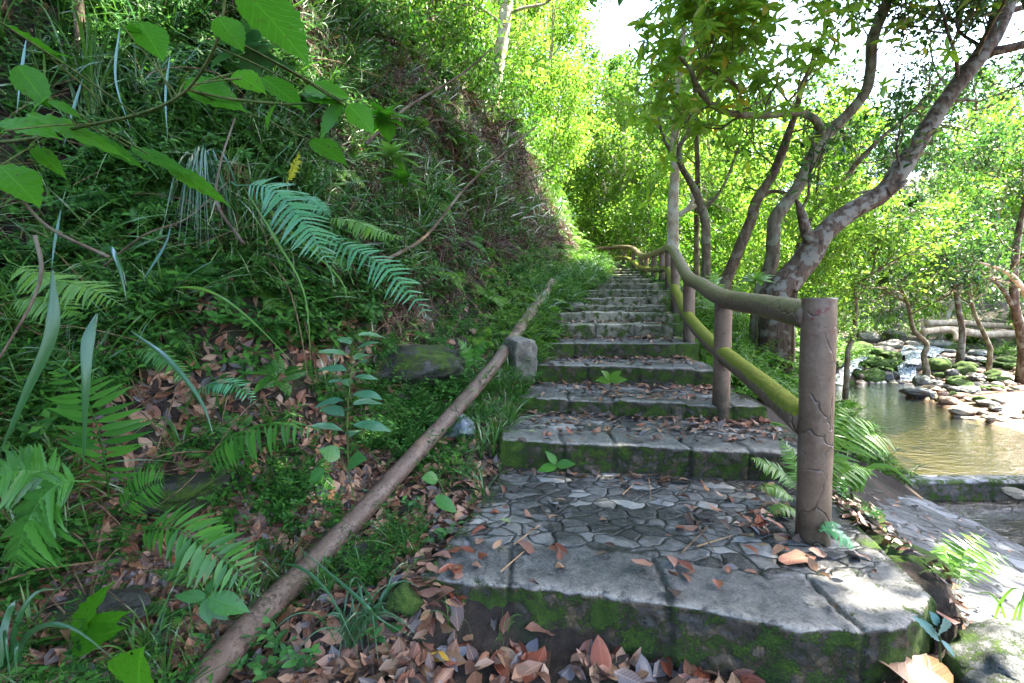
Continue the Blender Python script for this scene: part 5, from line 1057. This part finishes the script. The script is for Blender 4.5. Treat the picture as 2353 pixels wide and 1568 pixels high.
for k in range(14):
    y_ = [1.5, 1.62, 1.85, 2.0, 2.12, 2.3, 2.55, 2.65, 2.9, 3.05, 3.25, 3.4, 3.6, 3.8][k]; x_ = float(sright(y_)) + [.06, .14, .03, .16, .08, .14, .1, .2, .12, .25, .1, .3, .15, .3][k]
    mb = MB(); scatter(mb, [sprig_tpl(6, .17, .05, LEAF_MED, 370 + k, .8), fernlet_tpl(5, .26, 360 + k, 14, .2), blade_tpl(16, .2, .003, 1., 380 + k)][k % 3], np.array([[x_, y_, zg(x_, y_) + .01]]), np.array([k * 2.1]), np.array([.65 + .04 * k]))
    tag(mb.build('edge_plant', [M_SEED, M_FERNY, M_GRASS][k % 3]), ['leafy sprig', 'small bright fern', 'little grass tuft'][k % 3] + ' on the right edge of the stairs, ' + ['nearest', 'second', 'third', 'fourth', 'fifth'][k // 3] + ' going up', 'plant', 'small plants along the right edge of the stairs')
# ------------------------------------------------------------------ trees
def grow(rs, wood, tips, p, d, L, r, lvl, up=.15, wig=.25, kids=(3, 5), k=6, spread_=1.):
    n_ = 5; pts = [np.array(p, float)]; dd = norm(d)
    for _ in range(n_ - 1):
        dd = norm(dd + rs.normal(size=3) * wig + np.array([0, 0, up * .5])); pts.append(pts[-1] + dd * L / (n_ - 1))
    C = catmull(pts, 2); tube(wood, C, np.linspace(1, .5, len(C)) * r, max(4, k), .12 if r > .02 else 0, cap=False, fr=5)
    if lvl <= 0: tips.append((C, L)); return
    if lvl == 1: tips.append((C[len(C) // 2:], L * .5))
    m_ = rs.integers(kids[0], kids[1] + 1)
    for j in range(m_):
        t = .35 + .65 * (j + rs.uniform(0, .9)) / m_; i_ = min(len(C) - 1, int(t * (len(C) - 1))); q_ = C[i_]
        side = norm(np.cross(dd, rs.normal(size=3))); nd = norm(dd * rs.uniform(.35, .8) + side * rs.uniform(.6, 1.) * spread_ + np.array([0, 0, up]))
        grow(rs, wood, tips, q_, nd, L * rs.uniform(.5, .75), r * rs.uniform(.45, .62), lvl - 1, up, wig, kids, max(4, k - 1), spread_)
def leafs(rs, tips, per, size, tpl, mode='alt', droop=.25, spread_=.12):
    """leaves along the last twigs"""
    pos = []; d = []
    for C, L in tips:
        m_ = max(1, int(per)); t = rs.uniform(.1, 1, m_); idx = (t * (len(C) - 1)).astype(int); ax = norm(C[-1] - C[0]); c = C[idx]
        if mode == 'whorl':
            for _ in range(max(1, m_ // 8)):
                q_ = C[-1] + rs.normal(size=3) * spread_ * (0 if _ == 0 else 1.4); a = np.arange(8) * .785 + rs.uniform(0, 6); u = norm(np.cross(ax, [0, 0, 1.01])); v = np.cross(u, ax); ax2 = norm(ax + rs.normal(size=3) * .5 + [0, 0, .5]); u = norm(np.cross(ax2, [.3, 1, .1])); v = np.cross(u, ax2)
                pos.append(np.tile(q_, (8, 1))); d.append(u * np.cos(a)[:, None] + v * np.sin(a)[:, None] + ax2 * .25 - np.array([0, 0, droop]))
        else:
            dd = norm(rs.normal(size=(m_, 3)) + ax * .7 - np.array([0, 0, droop])); pos.append(c + rs.normal(size=(m_, 3)) * spread_); d.append(dd)
    pos = np.concatenate(pos); d = np.concatenate(d); n_ = len(pos)
    mb = MB(); up = np.tile([0, 0, 1.], (n_, 1)) + rs.normal(size=(n_, 3)) * .45
    mb.add(*[(a, [b_], c) for a, b_, c in [placed(tpl, pos, d, up, size * rs.uniform(.65, 1.15, n_))]][0]); return mb
TREES = []
def tree(label, trunk, bark, crown, limbs=(), lvl=2, kids=(3, 5), gr=(1.6, .035), per=16, size=.11, tpl=None, leafm=None, mode='alt', seed=1, starts=(.45, 1), ngrow=7, up=.2, limb_grow=3, k=14, rough=.14, group=None, cat='tree', droop=.25, sp=.12, leaf_lvl=None, dirb=(0, 0, 0)):
    """trunk / limbs: [(x, y in the photograph, distance, radius)]"""
    rs = np.random.default_rng(seed); root = empty('tree', (0, 0, 0), label, cat, group)
    def pth(T): P = [at(a, b_, c) for a, b_, c, _ in T]; return catmull(P, 8), np.interp(np.linspace(0, 1, (len(P) - 1) * 8 + 1), np.linspace(0, 1, len(P)), [t[3] for t in T])
    C, rr = pth(trunk); b0 = C[0].copy(); b0[2] = min(b0[2], zg(b0[0], b0[1])) - .2; C = np.vstack([b0, C]); rr = np.concatenate([[rr[0] * 1.25], rr])
    w_ = MB(); tube(w_, C, rr, k, rough, seed, fr=3.5); tips = []; tw = w_
    for j in range(ngrow):
        t = starts[0] + (starts[1] - starts[0]) * (j + .5) / ngrow; i_ = min(len(C) - 2, int(t * (len(C) - 1))); dd = norm(C[i_ + 1] - C[i_]); nd = norm(dd * .4 + norm(np.cross(dd, rs.normal(size=3))) + [0, 0, up] + np.array(dirb))
        grow(rs, tw, tips, C[i_], nd, gr[0] * rs.uniform(.7, 1.2), gr[1] * rs.uniform(.6, 1), lvl, up, .25, kids, 6)
    for L_ in limbs:
        Cl, rl = pth(L_); lm = MB(); tube(lm, Cl, rl, 10, rough, seed + 3, fr=4); lm.build('limb', bark, root)
        for j in range(limb_grow):
            i_ = int((.35 + .62 * (j + .5) / limb_grow) * (len(Cl) - 1)); grow(rs, tw, tips, Cl[i_], norm(rs.normal(size=3) + [0, 0, .4]), gr[0] * .6, rl[i_] * .4, max(1, lvl - 1), up, .25, kids, 5)
    w_.build('trunk', bark, root)
    if crown: leafs(rs, tips, per, size, tpl or DIA, mode, droop, sp).build('crown', leafm or M_FAR, root)
    TREES.append(root); return root
WL = leaf_tpl([(0, .12), (.35, .85), (.6, 1), (.85, .6), (1, .05)], .17, .2, .3)
tree('large dark scaly tree leaning right over the stream with a broken stub', [(1790, 665, 6.9, .20), (1850, 600, 6.85, .17), (1888, 540, 6.8, .14), (1950, 488, 6.8, .125), (2020, 448, 6.8, .125), (2062, 400, 6.8, .12), (2120, 310, 6.9, .105), (2190, 205, 7.0, .10), (2262, 112, 7.1, .11), (2298, 40, 7.2, .12), (2340, -90, 7.4, .10), (2380, -300, 7.8, .07)], B_DARK, True,
     limbs=[[(1868, 575, 6.8, .09), (1850, 525, 6.75, .075), (1838, 480, 6.7, .045), (1828, 458, 6.7, .02)], [(2035, 440, 6.75, .10), (2060, 428, 6.7, .06), (2085, 414, 6.65, .012)], [(2260, 120, 7.1, .08), (2310, 112, 7.0, .06), (2400, 85, 6.9, .05), (2520, 20, 6.8, .03)], [(2290, 30, 7.2, .05), (2352, 15, 7.2, .04), (2460, -30, 7.2, .02)]],
     lvl=2, kids=(3, 5), gr=(1.6, .03), per=20, size=.12, leafm=M_FARD, seed=3, starts=(.6, 1), ngrow=10, k=24, rough=.16, limb_grow=1)
tree('crooked grey tree with a long bough sweeping left and whorled yellow-green leaves', [(1745, 680, 7.2, .11), (1772, 600, 7.3, .10), (1776, 545, 7.3, .095), (1782, 500, 7.3, .09), (1832, 430, 7.3, .085), (1868, 352, 7.3, .08), (1886, 322, 7.3, .078), (1935, 275, 7.3, .072), (1985, 215, 7.3, .07), (2000, 160, 7.3, .07), (2004, 90, 7.3, .075), (2038, 0, 7.3, .07), (2070, -120, 7.3, .05)], B_GREY, True,
     limbs=[[(1888, 325, 7.3, .07), (1878, 282, 7.25, .055), (1845, 260, 7.2, .05), (1790, 262, 7.0, .048), (1720, 265, 6.8, .045), (1650, 250, 6.6, .04), (1605, 205, 6.5, .035), (1585, 160, 6.4, .025), (1560, 130, 6.3, .015)], [(1700, 264, 6.8, .03), (1702, 225, 6.7, .022), (1685, 190, 6.6, .018), (1620, 150, 6.4, .014), (1600, 95, 6.2, .01)]],
     lvl=1, kids=(3, 5), gr=(1.1, .018), per=25, size=.19, tpl=WL, leafm=M_WHORL, mode='whorl', seed=5, starts=(.72, 1), ngrow=7, k=18, limb_grow=9, sp=.3, up=.5, droop=.1)
tree('slim pale flaking tree rising straight behind the corner of the handrail', [(1544, 640, 9.5, .13), (1546, 540, 9.5, .115), (1546, 470, 9.5, .10), (1550, 400, 9.5, .09), (1549, 330, 9.5, .085), (1555, 260, 9.5, .075), (1562, 150, 9.5, .06), (1575, 20, 9.6, .04)], B_PALE, True,
     limbs=[[(1560, 495, 9.5, .05), (1588, 468, 9.4, .04), (1590, 440, 9.4, .035), (1580, 400, 9.4, .025)], [(1565, 490, 9.5, .04), (1600, 470, 9.5, .035), (1625, 440, 9.5, .02)]], lvl=2, gr=(1.4, .025), per=10, size=.11, leafm=M_FARL, seed=7, starts=(.55, 1), ngrow=6, k=14, limb_grow=1)
tree('forked grey tree with an S-shaped limb bending into the sky gap', [(1622, 640, 8.4, .085), (1622, 560, 8.4, .075), (1618, 500, 8.4, .07), (1600, 445, 8.4, .06), (1578, 405, 8.4, .055), (1565, 380, 8.4, .05), (1560, 340, 8.4, .04), (1582, 300, 8.4, .035), (1582, 255, 8.4, .03), (1555, 215, 8.4, .02), (1500, 200, 8.4, .01)], B_GREY, True,
     limbs=[[(1568, 385, 8.4, .035), (1530, 330, 8.4, .028), (1512, 270, 8.4, .02), (1508, 210, 8.4, .012)], [(1618, 480, 8.4, .035), (1660, 430, 8.3, .025), (1700, 330, 8.2, .012)]], lvl=1, kids=(2, 3), gr=(.8, .012), per=8, size=.12, leafm=M_FARL, seed=9, starts=(.5, .98), ngrow=4, k=12, limb_grow=2)
tree('brown mossy tree slanting right between the forked grey and crooked grey trees', [(1665, 650, 9.0, .11), (1700, 565, 9.0, .10), (1725, 505, 9.0, .095), (1738, 460, 9.0, .09), (1775, 400, 9.0, .08), (1800, 340, 9.0, .075), (1820, 280, 9.0, .06), (1850, 180, 9.0, .04), (1900, 60, 9.0, .03)], B_BROWN, True,
     limbs=[[(1735, 465, 9.0, .05), (1770, 440, 9.0, .04), (1820, 445, 8.9, .02)]], lvl=2, gr=(1.3, .022), per=12, size=.11, leafm=M_FAR, seed=12, starts=(.5, 1), ngrow=6, k=12, limb_grow=2)
tree('thin dark straight sapling trunk behind the forked grey tree', [(1600, 650, 10, .06), (1600, 520, 10, .055), (1602, 400, 10, .05), (1598, 250, 10, .04), (1590, 120, 10, .03)], B_BROWN, True, lvl=2, gr=(1.2, .02), per=12, size=.12, leafm=M_FARL, seed=13, starts=(.4, 1), ngrow=6, k=8)
tree('thin dark branching tree between the brown mossy tree and the large dark tree', [(1820, 650, 9.4, .07), (1850, 520, 9.4, .06), (1930, 420, 9.4, .05), (2010, 330, 9.4, .04), (2100, 250, 9.5, .03), (2180, 160, 9.6, .02)], B_BROWN, True,
     limbs=[[(1900, 450, 9.4, .03), (1990, 440, 9.4, .025), (2080, 410, 9.4, .015)], [(1870, 500, 9.4, .03), (1880, 400, 9.4, .025), (1890, 300, 9.4, .015)]], lvl=2, gr=(1.3, .02), per=13, size=.11, leafm=M_FARD, seed=14, starts=(.4, 1), ngrow=8, k=8, limb_grow=3)
# trees of the left bank
tree('tall pale mottled tree standing on top of the left bank', [(1120, 310, 12, .19), (1128, 260, 12, .165), (1140, 170, 12, .155), (1158, 60, 12, .15), (1168, -60, 12, .13), (1180, -260, 12, .09)], B_PALE, True, lvl=2, gr=(2.4, .05), per=16, size=.13, leafm=M_FAR, seed=20, starts=(.6, 1), ngrow=9, k=18, up=.1)
tree('curved pale tree on the bank right of the dark old trunk', [(900, 235, 9, .10), (898, 170, 9, .095), (900, 120, 9, .09), (893, 60, 9, .085), (880, -40, 9, .08), (870, -250, 9, .06)], B_PALE, True, lvl=2, gr=(2., .04), per=14, size=.12, leafm=M_FARD, seed=21, starts=(.55, 1), ngrow=7, up=.1)
tree('dark old trunk on the bank at the top left centre', [(812, 300, 7.5, .15), (806, 200, 7.5, .14), (800, 100, 7.5, .135), (790, -40, 7.5, .12), (780, -300, 7.5, .09)], B_DARK, True, lvl=2, gr=(2., .04), per=16, size=.10, leafm=M_FARD, seed=22, starts=(.55, 1), ngrow=8, up=.05)
tree('thin dark tree leaning slightly left of the tall pale mottled tree', [(1005, 300, 9.5, .06), (998, 200, 9.5, .055), (992, 80, 9.5, .05), (990, -60, 9.5, .045), (985, -250, 9.5, .03)], B_BROWN, True, limbs=[[(995, 60, 9.5, .05), (960, 45, 9.3, .045), (930, 55, 9.1, .04), (890, 70, 8.9, .02)]], lvl=2, gr=(1.8, .03), per=14, size=.11, leafm=M_FAR, seed=23, starts=(.5, 1), ngrow=7, up=.05)
tree('brown tree leaning right beside the tall pale mottled tree', [(1020, 290, 11, .10), (1040, 230, 11, .095), (1065, 150, 11, .085), (1085, 60, 11, .07), (1110, -80, 11, .05)], B_BROWN, True, lvl=2, gr=(2., .035), per=14, size=.12, leafm=M_FARL, seed=24, starts=(.5, 1), ngrow=7, up=.1)
tree('slender pale stems in the middle of the bank trees', [(965, 300, 10, .055), (972, 200, 10, .05), (978, 100, 10, .045), (985, -60, 10, .04)], B_PALE, True, lvl=2, gr=(1.6, .03), per=14, size=.12, leafm=M_FAR, seed=25, starts=(.5, 1), ngrow=6)
tree('slim twin-stemmed tree behind the tall pale mottled tree', [(1085, 340, 13, .05), (1088, 250, 13, .045), (1080, 150, 13, .04), (1085, 20, 13, .03)], B_PALE, True, limbs=[[(1098, 340, 13, .04), (1102, 270, 13, .04), (1096, 180, 13, .03)]], lvl=2, gr=(1.8, .03), per=15, size=.13, leafm=M_FARL, seed=26, starts=(.45, 1), ngrow=7)
# trees standing in the stream
for k, (T, L_, lab) in enumerate([([(1948, 800, 9.6, .05), (1960, 770, 9.6, .045), (1966, 700, 9.6, .04), (1960, 640, 9.6, .03)], [], 'small leafy tree at the left edge of the stream boulders'),
                               ([(2128, 850, 10.6, .07), (2122, 815, 10.6, .06), (2128, 790, 10.6, .05), (2098, 755, 10.6, .045), (2085, 700, 10.6, .035), (2060, 640, 10.6, .02)], [], 'crooked little tree growing out of the boulders beside the middle cascade'),
                               ([(2208, 790, 12.5, .08), (2210, 760, 12.5, .07), (2200, 700, 12.5, .06), (2190, 600, 12.5, .05)], [], 'dark trunk rising behind the boulders in front of the fallen logs'),
                               ([(2275, 800, 11.5, .05), (2262, 770, 11.5, .045), (2235, 710, 11.5, .04), (2225, 640, 11.5, .03)], [], 'thin bent trunk leaning left among the far right boulders'),
                               ([(2352, 815, 10.2, .10), (2345, 760, 10.2, .09), (2330, 690, 10.2, .08), (2335, 560, 10.2, .06), (2370, 400, 10.2, .04)], [[(2345, 740, 10.2, .05), (2300, 660, 10.2, .04), (2250, 620, 10.2, .02)]], 'dark tree at the right edge of the boulders')]):
    tree(lab, T, [B_GREY, B_GREY, B_DARK, B_GREY, B_DARK][k], True, L_, lvl=2, kids=(3, 5), gr=(1.3, .02), per=16, size=.12, leafm=[M_FARL, M_FARD, M_FAR, M_FARD, M_FARD][k], seed=40 + k, starts=(.72, 1), ngrow=6, k=9, limb_grow=2, up=.3)
tree('bleached bent bough reaching in from the right edge above the far boulders', [(2400, 760, 9.5, .06), (2370, 700, 9.5, .06), (2330, 640, 9.5, .05), (2290, 615, 9.5, .03), (2240, 600, 9.5, .012)], M_LOG, False, lvl=1, gr=(.8, .012), ngrow=4, starts=(.4, 1))

# forest behind: a few kinds of tree, each copied with its trunk and crown
def kind_tree(seed, H, r, crown0, gr, lvl, per, size, bark, leafm, lean=.1, tpl=None, kids=(4, 6), ngrow=12, up=.1):
    rs = np.random.default_rng(seed); root = bpy.data.objects.new('tree', None); n_ = 7; P = [np.zeros(3)]; d = norm([rs.normal() * lean, rs.normal() * lean, 1])
    for _ in range(n_ - 1): d = norm(d + rs.normal(size=3) * .10 + [0, 0, .08]); P.append(P[-1] + d * H / (n_ - 1))
    C = catmull(P, 4); w_ = MB(); tube(w_, C, np.linspace(1, .35, len(C)) * r, 9, .15, seed, fr=3); tips = []
    for j in range(ngrow):
        t = crown0 + (1 - crown0) * (j + .5) / ngrow; i_ = min(len(C) - 1, int(t * (len(C) - 1))); a = j * 2.4 + rs.uniform(-.5, .5)
        grow(rs, w_, tips, C[i_], [math.cos(a), math.sin(a), .35], gr * rs.uniform(.7, 1.15) * (1.15 - .5 * t), r * .28, lvl, up, .22, kids, 5)
    COL.objects.link(root); w_.build('trunk', bark, root); leafs(rs, tips, per, size, tpl or DIA, 'alt', .3, .16).build('crown', leafm, root); print('kind', seed, len(tips)); return root
KT = [kind_tree(101, 8, .13, .18, 2.6, 2, 26, .19, B_GREY, M_FARL), kind_tree(102, 10, .16, .25, 3.0, 2, 26, .19, B_BROWN, M_FAR), kind_tree(103, 6.5, .09, .10, 2.0, 2, 24, .15, B_PALE, M_FARL), kind_tree(104, 9, .14, .15, 2.6, 2, 28, .17, B_GREY, M_FARD), kind_tree(105, 12, .2, .3, 3.4, 2, 28, .20, B_PALE, M_FAR),
      kind_tree(106, 3.2, .04, .05, 1.5, 2, 22, .12, B_GREY, M_FARL, .3, ngrow=9), kind_tree(107, 2.4, .03, .03, 1.2, 2, 22, .11, B_BROWN, M_FAR, .3, ngrow=9)]
KD = ['bright green spreading tree', 'mid green tall tree', 'light green slender tree', 'deep green leafy tree', 'tall pale-trunked forest tree', 'low bright green shrubby tree', 'low dense green shrubby tree']
used = [False] * 7; placed_t = []
def put(kd, x, y, s, where, grp, z=None):
    o = KT[kd] if not used[kd] else copy_tree(KT[kd]); used[kd] = True
    o.location = (x, y, (zg(x, y) if z is None else z) - .15); o.scale = (s, s, s * random.uniform(.9, 1.15)); o.rotation_euler = (random.uniform(-.06, .06), random.uniform(-.06, .06), random.uniform(0, 6.3))
    o['category'] = 'tree'; o['group'] = grp; placed_t.append((o, kd, where)); return o
# beyond the stream and up the valley (x, y, kind, scale)
VAL = [(9.5, 17, 0, .9), (12, 18, 3, .9), (15, 17, 2, 1.), (18, 17.5, 0, .8), (7, 20, 3, 1.), (10.5, 22, 1, .9), (14, 23, 0, 1.), (18, 23, 3, .9), (22, 23, 1, .8), (26, 22, 0, .9), (5.0, 24, 0, .9), (8, 28, 1, 1.), (13, 30, 4, .9), (19, 31, 1, .9), (26, 31, 4, .8), (33, 30, 1, .9), (3.5, 33, 3, .9), (8, 38, 4, .8), (16, 40, 4, .9), (26, 42, 4, .9), (38, 42, 4, 1.),
       (5.2, 14.5, 2, .8), (6.3, 16.5, 0, .7), (4.6, 18.5, 2, .9), (17, 14.5, 3, .6), (20, 15, 0, .7), (21, 18.5, 3, .8), (2.9, 40, 1, .9), (-1, 44, 3, 1.), (6, 52, 4, .8), (0, 60, 4, .8), (14, 54, 4, 1), (30, 56, 4, 1), (4.6, 19.5, 4, .75), (5.8, 25, 4, .9), (3.6, 24, 2, 1.3), (9.0, 26, 4, .9)]
for x, y, kd, s in VAL: put(kd, x, y, s, 'valley forest', 'trees of the valley forest beyond the stream')
for x, y, kd, s in [(5.2, 9.3, 5, .8), (4.6, 11.5, 6, .9), (6.0, 12.2, 5, .9), (5.0, 13.4, 6, 1.), (9, 15.2, 6, .9), (17.5, 13, 6, .9), (16, 11, 5, .8), (4.2, 15.5, 5, .9), (3.5, 17.5, 5, .9), (3.9, 21, 5, 1.2), (2.4, 20.5, 5, 1.)]:
    put(kd, x, y, s, 'undergrowth around the stream', 'shrubby trees around the stream')
for x, y, kd, s in [(-3.2, 13, 0, .8), (-1.2, 14.5, 2, .9), (.4, 15.5, 2, .8), (-5, 15, 1, .9), (-2.5, 17.5, 0, .9), (.9, 19, 0, .8), (-7, 13, 3, .9), (-4.8, 10.5, 2, .9), (-7.5, 9.5, 1, .8), (-6, 8, 3, .7), (-9.5, 11.5, 4, .8), (-10, 8, 1, .9), (-8, 6, 0, .8), (-1, 22, 1, .9), (-5.5, 21, 4, .9), (-10, 17, 4, .9), (1.2, 25, 0, .9), (-2, 29, 4, .8), (-9, 26, 4, 1), (-12, 20, 1, 1.), (-14, 12, 4, .9), (-6.8, 5, 2, .6)]:
    put(kd, x, y, s, 'forest on the left bank', 'trees on the left bank')
KT.append(kind_tree(109, 1.3, .02, .05, .75, 2, 7, .10, B_BROWN, M_FAR, .3, tpl=LEAF_MED, kids=(3, 4), ngrow=8)); KD.append('broad leaved shrub'); used.append(False)
KT.append(kind_tree(110, 1.1, .018, .05, .7, 2, 8, .085, B_BROWN, M_UNDER, .3, tpl=LEAF_MED, kids=(3, 4), ngrow=8)); KD.append('dark leafy shrub'); used.append(False)
for x, y, kd, s in [(-2.8, 7.2, 8, .8), (-2.4, 8.6, 7, 1.), (-2.0, 10, 8, 1.1), (-1.2, 11.2, 7, 1.), (-.6, 12.6, 8, 1.), (.2, 13.4, 7, 1.2), (-3.9, 9, 5, .9), (-4.2, 6.6, 6, .8), (-5.2, 5.2, 5, .7), (-3.4, 11.6, 6, 1.), (1.0, 14.6, 5, .8), (1.3, 17.4, 5, .8), (-5.0, 3.9, 6, .5), (1.7, 20.6, 5, 1.), (-4.4, 4.2, 8, .8), (-2.2, 5.0, 7, .6), (-1.9, 5.8, 8, .7), (-1.75, 6.6, 7, .7), (-1.5, 7.4, 8, .8), (-1.25, 8.1, 7, .8), (-1.0, 8.9, 8, .8), (-.7, 9.6, 7, .8), (-.45, 10.4, 8, .9), (-.1, 11.2, 7, .9), (.3, 12.0, 8, 1.), (.7, 12.9, 7, 1.), (-2.5, 4.3, 8, .5), (-.1, 8.7, 7, .4), (.45, 10.3, 8, .45), (.9, 11.6, 7, .5), (-2.6, 3.6, 7, .45), (-3.0, 4.8, 8, .7), (-3.2, 5.8, 7, .8), (-3.4, 7.0, 8, .9), (-2.9, 3.0, 8, .4), (-.9, 6.2, 8, .3), (-.5, 7.4, 7, .35)]:
    put(kd, x, y, s, 'brow of the left bank', 'shrubby trees on the brow of the left bank')
# unseen trees added out of frame so their crowns shade steps and bank
_KU = len(KT); KT.append(kind_tree(108, 10.5, .2, .58, 3.2, 2, 44, .22, B_GREY, M_FAR, .01)); KD.append('added umbrella crowned shade tree'); used.append(False)
for x, y, kd, s in [(4.2, 1.6, 9, 1.0), (5.5, 4.5, 9, 1.25), (7.8, 3.2, 9, 1.3), (-3.4, -2.5, 9, .9), (2.6, .1, 9, 1.2), (3.5, 1.0, 9, .95), (6.0, 2.9, 9, 1.15), (2.3, .55, 9, .9)]: put(kd, x, y, s, 'near the camera', 'unseen shade trees added beside the lower steps')

# boulders, pebble banks and copied trees: a label for each, by kind and by order across the picture
ORD = ['first', 'second', 'third', 'fourth', 'fifth', 'sixth', 'seventh', 'eighth', 'ninth', 'tenth', 'eleventh', 'twelfth', 'thirteenth', 'fourteenth', 'fifteenth', 'sixteenth', 'seventeenth', 'eighteenth', 'nineteenth', 'twentieth']
ordn = lambda n: ORD[n] if n < 20 else 'number %d' % (n + 1)
KN = ['green mossy boulder', 'smooth grey boulder', 'pale sunlit stone', 'dark wet boulder', 'brown stone']
rows = {}
for (o, mt, px, py, w_) in ROCKS:
    if 'label' in o: continue
    rw = 'furthest row' if py < 792 else ('upper middle row' if py < 830 else ('lower middle row' if py < 868 else ('pool edge' if py < 905 else 'sand bank and shallows')))
    rows.setdefault((mt, rw), []).append((px, o))
for (mt, rw), L_ in rows.items():
    L_.sort(key=lambda a: a[0])
    for n_, (px, o) in enumerate(L_): o['label'] = '%s in the %s, %s of its kind from the left' % (KN[mt], rw, ordn(n_)) if len(L_) > 1 else 'only %s in the %s of the stream stones' % (KN[mt], rw)
grp = {}
for o, kd, wh in placed_t: grp.setdefault((kd, wh), []).append((proj(np.array(o.location) + [0, 0, 1])[0] if o.location.y > .5 else -9999, o))
for (kd, wh), L_ in grp.items():
    L_.sort(key=lambda a: a[0])
    for n_, (px, o) in enumerate(L_): o['label'] = '%s in the %s, %s from the left' % (KD[kd], wh, ordn(n_)) if len(L_) > 1 else '%s, the only one in the %s' % (KD[kd], wh)
# ------------------------------------------------------------------ light
w = bpy.data.worlds.new('World'); sc.world = w; w.use_nodes = True; nt = w.node_tree; bg = nt.nodes['Background']
sky = nt.nodes.new('ShaderNodeTexSky'); sky.sky_type = 'NISHITA'; sky.sun_disc = False
EL, AZ_ = R(56), R(78)        # sun: height, and direction measured from +y towards +x
sky.sun_elevation = EL; sky.sun_rotation = AZ_; sky.air_density = 1.0; sky.dust_density = 2.0; sky.ozone_density = 1.0
nt.links.new(sky.outputs[0], bg.inputs[0]); bg.inputs[1].default_value = .15
sun = bpy.data.lights.new('sun', 'SUN'); sun.energy = 4.0; sun.angle = R(.5); sun.color = (1, .94, .80)
so = bpy.data.objects.new('sun', sun); COL.objects.link(so)
dv = Vector((math.sin(AZ_) * math.cos(EL), math.cos(AZ_) * math.cos(EL), math.sin(EL))); so.rotation_euler = dv.to_track_quat('Z', 'Y').to_euler()
sc.view_settings.view_transform = 'Standard'; sc.view_settings.look = 'None'; sc.view_settings.exposure = EXPO if 'EXPO' in globals() else 3.6; sc.view_settings.gamma = 1
sc.render.engine = 'CYCLES'; cy = sc.cycles; cy.use_denoising = True; cy.max_bounces = 7; cy.diffuse_bounces = 3; cy.transmission_bounces = 4; cy.glossy_bounces = 2; cy.transparent_max_bounces = 8
cy.caustics_reflective = False; cy.caustics_refractive = False; cy.sample_clamp_indirect = 6
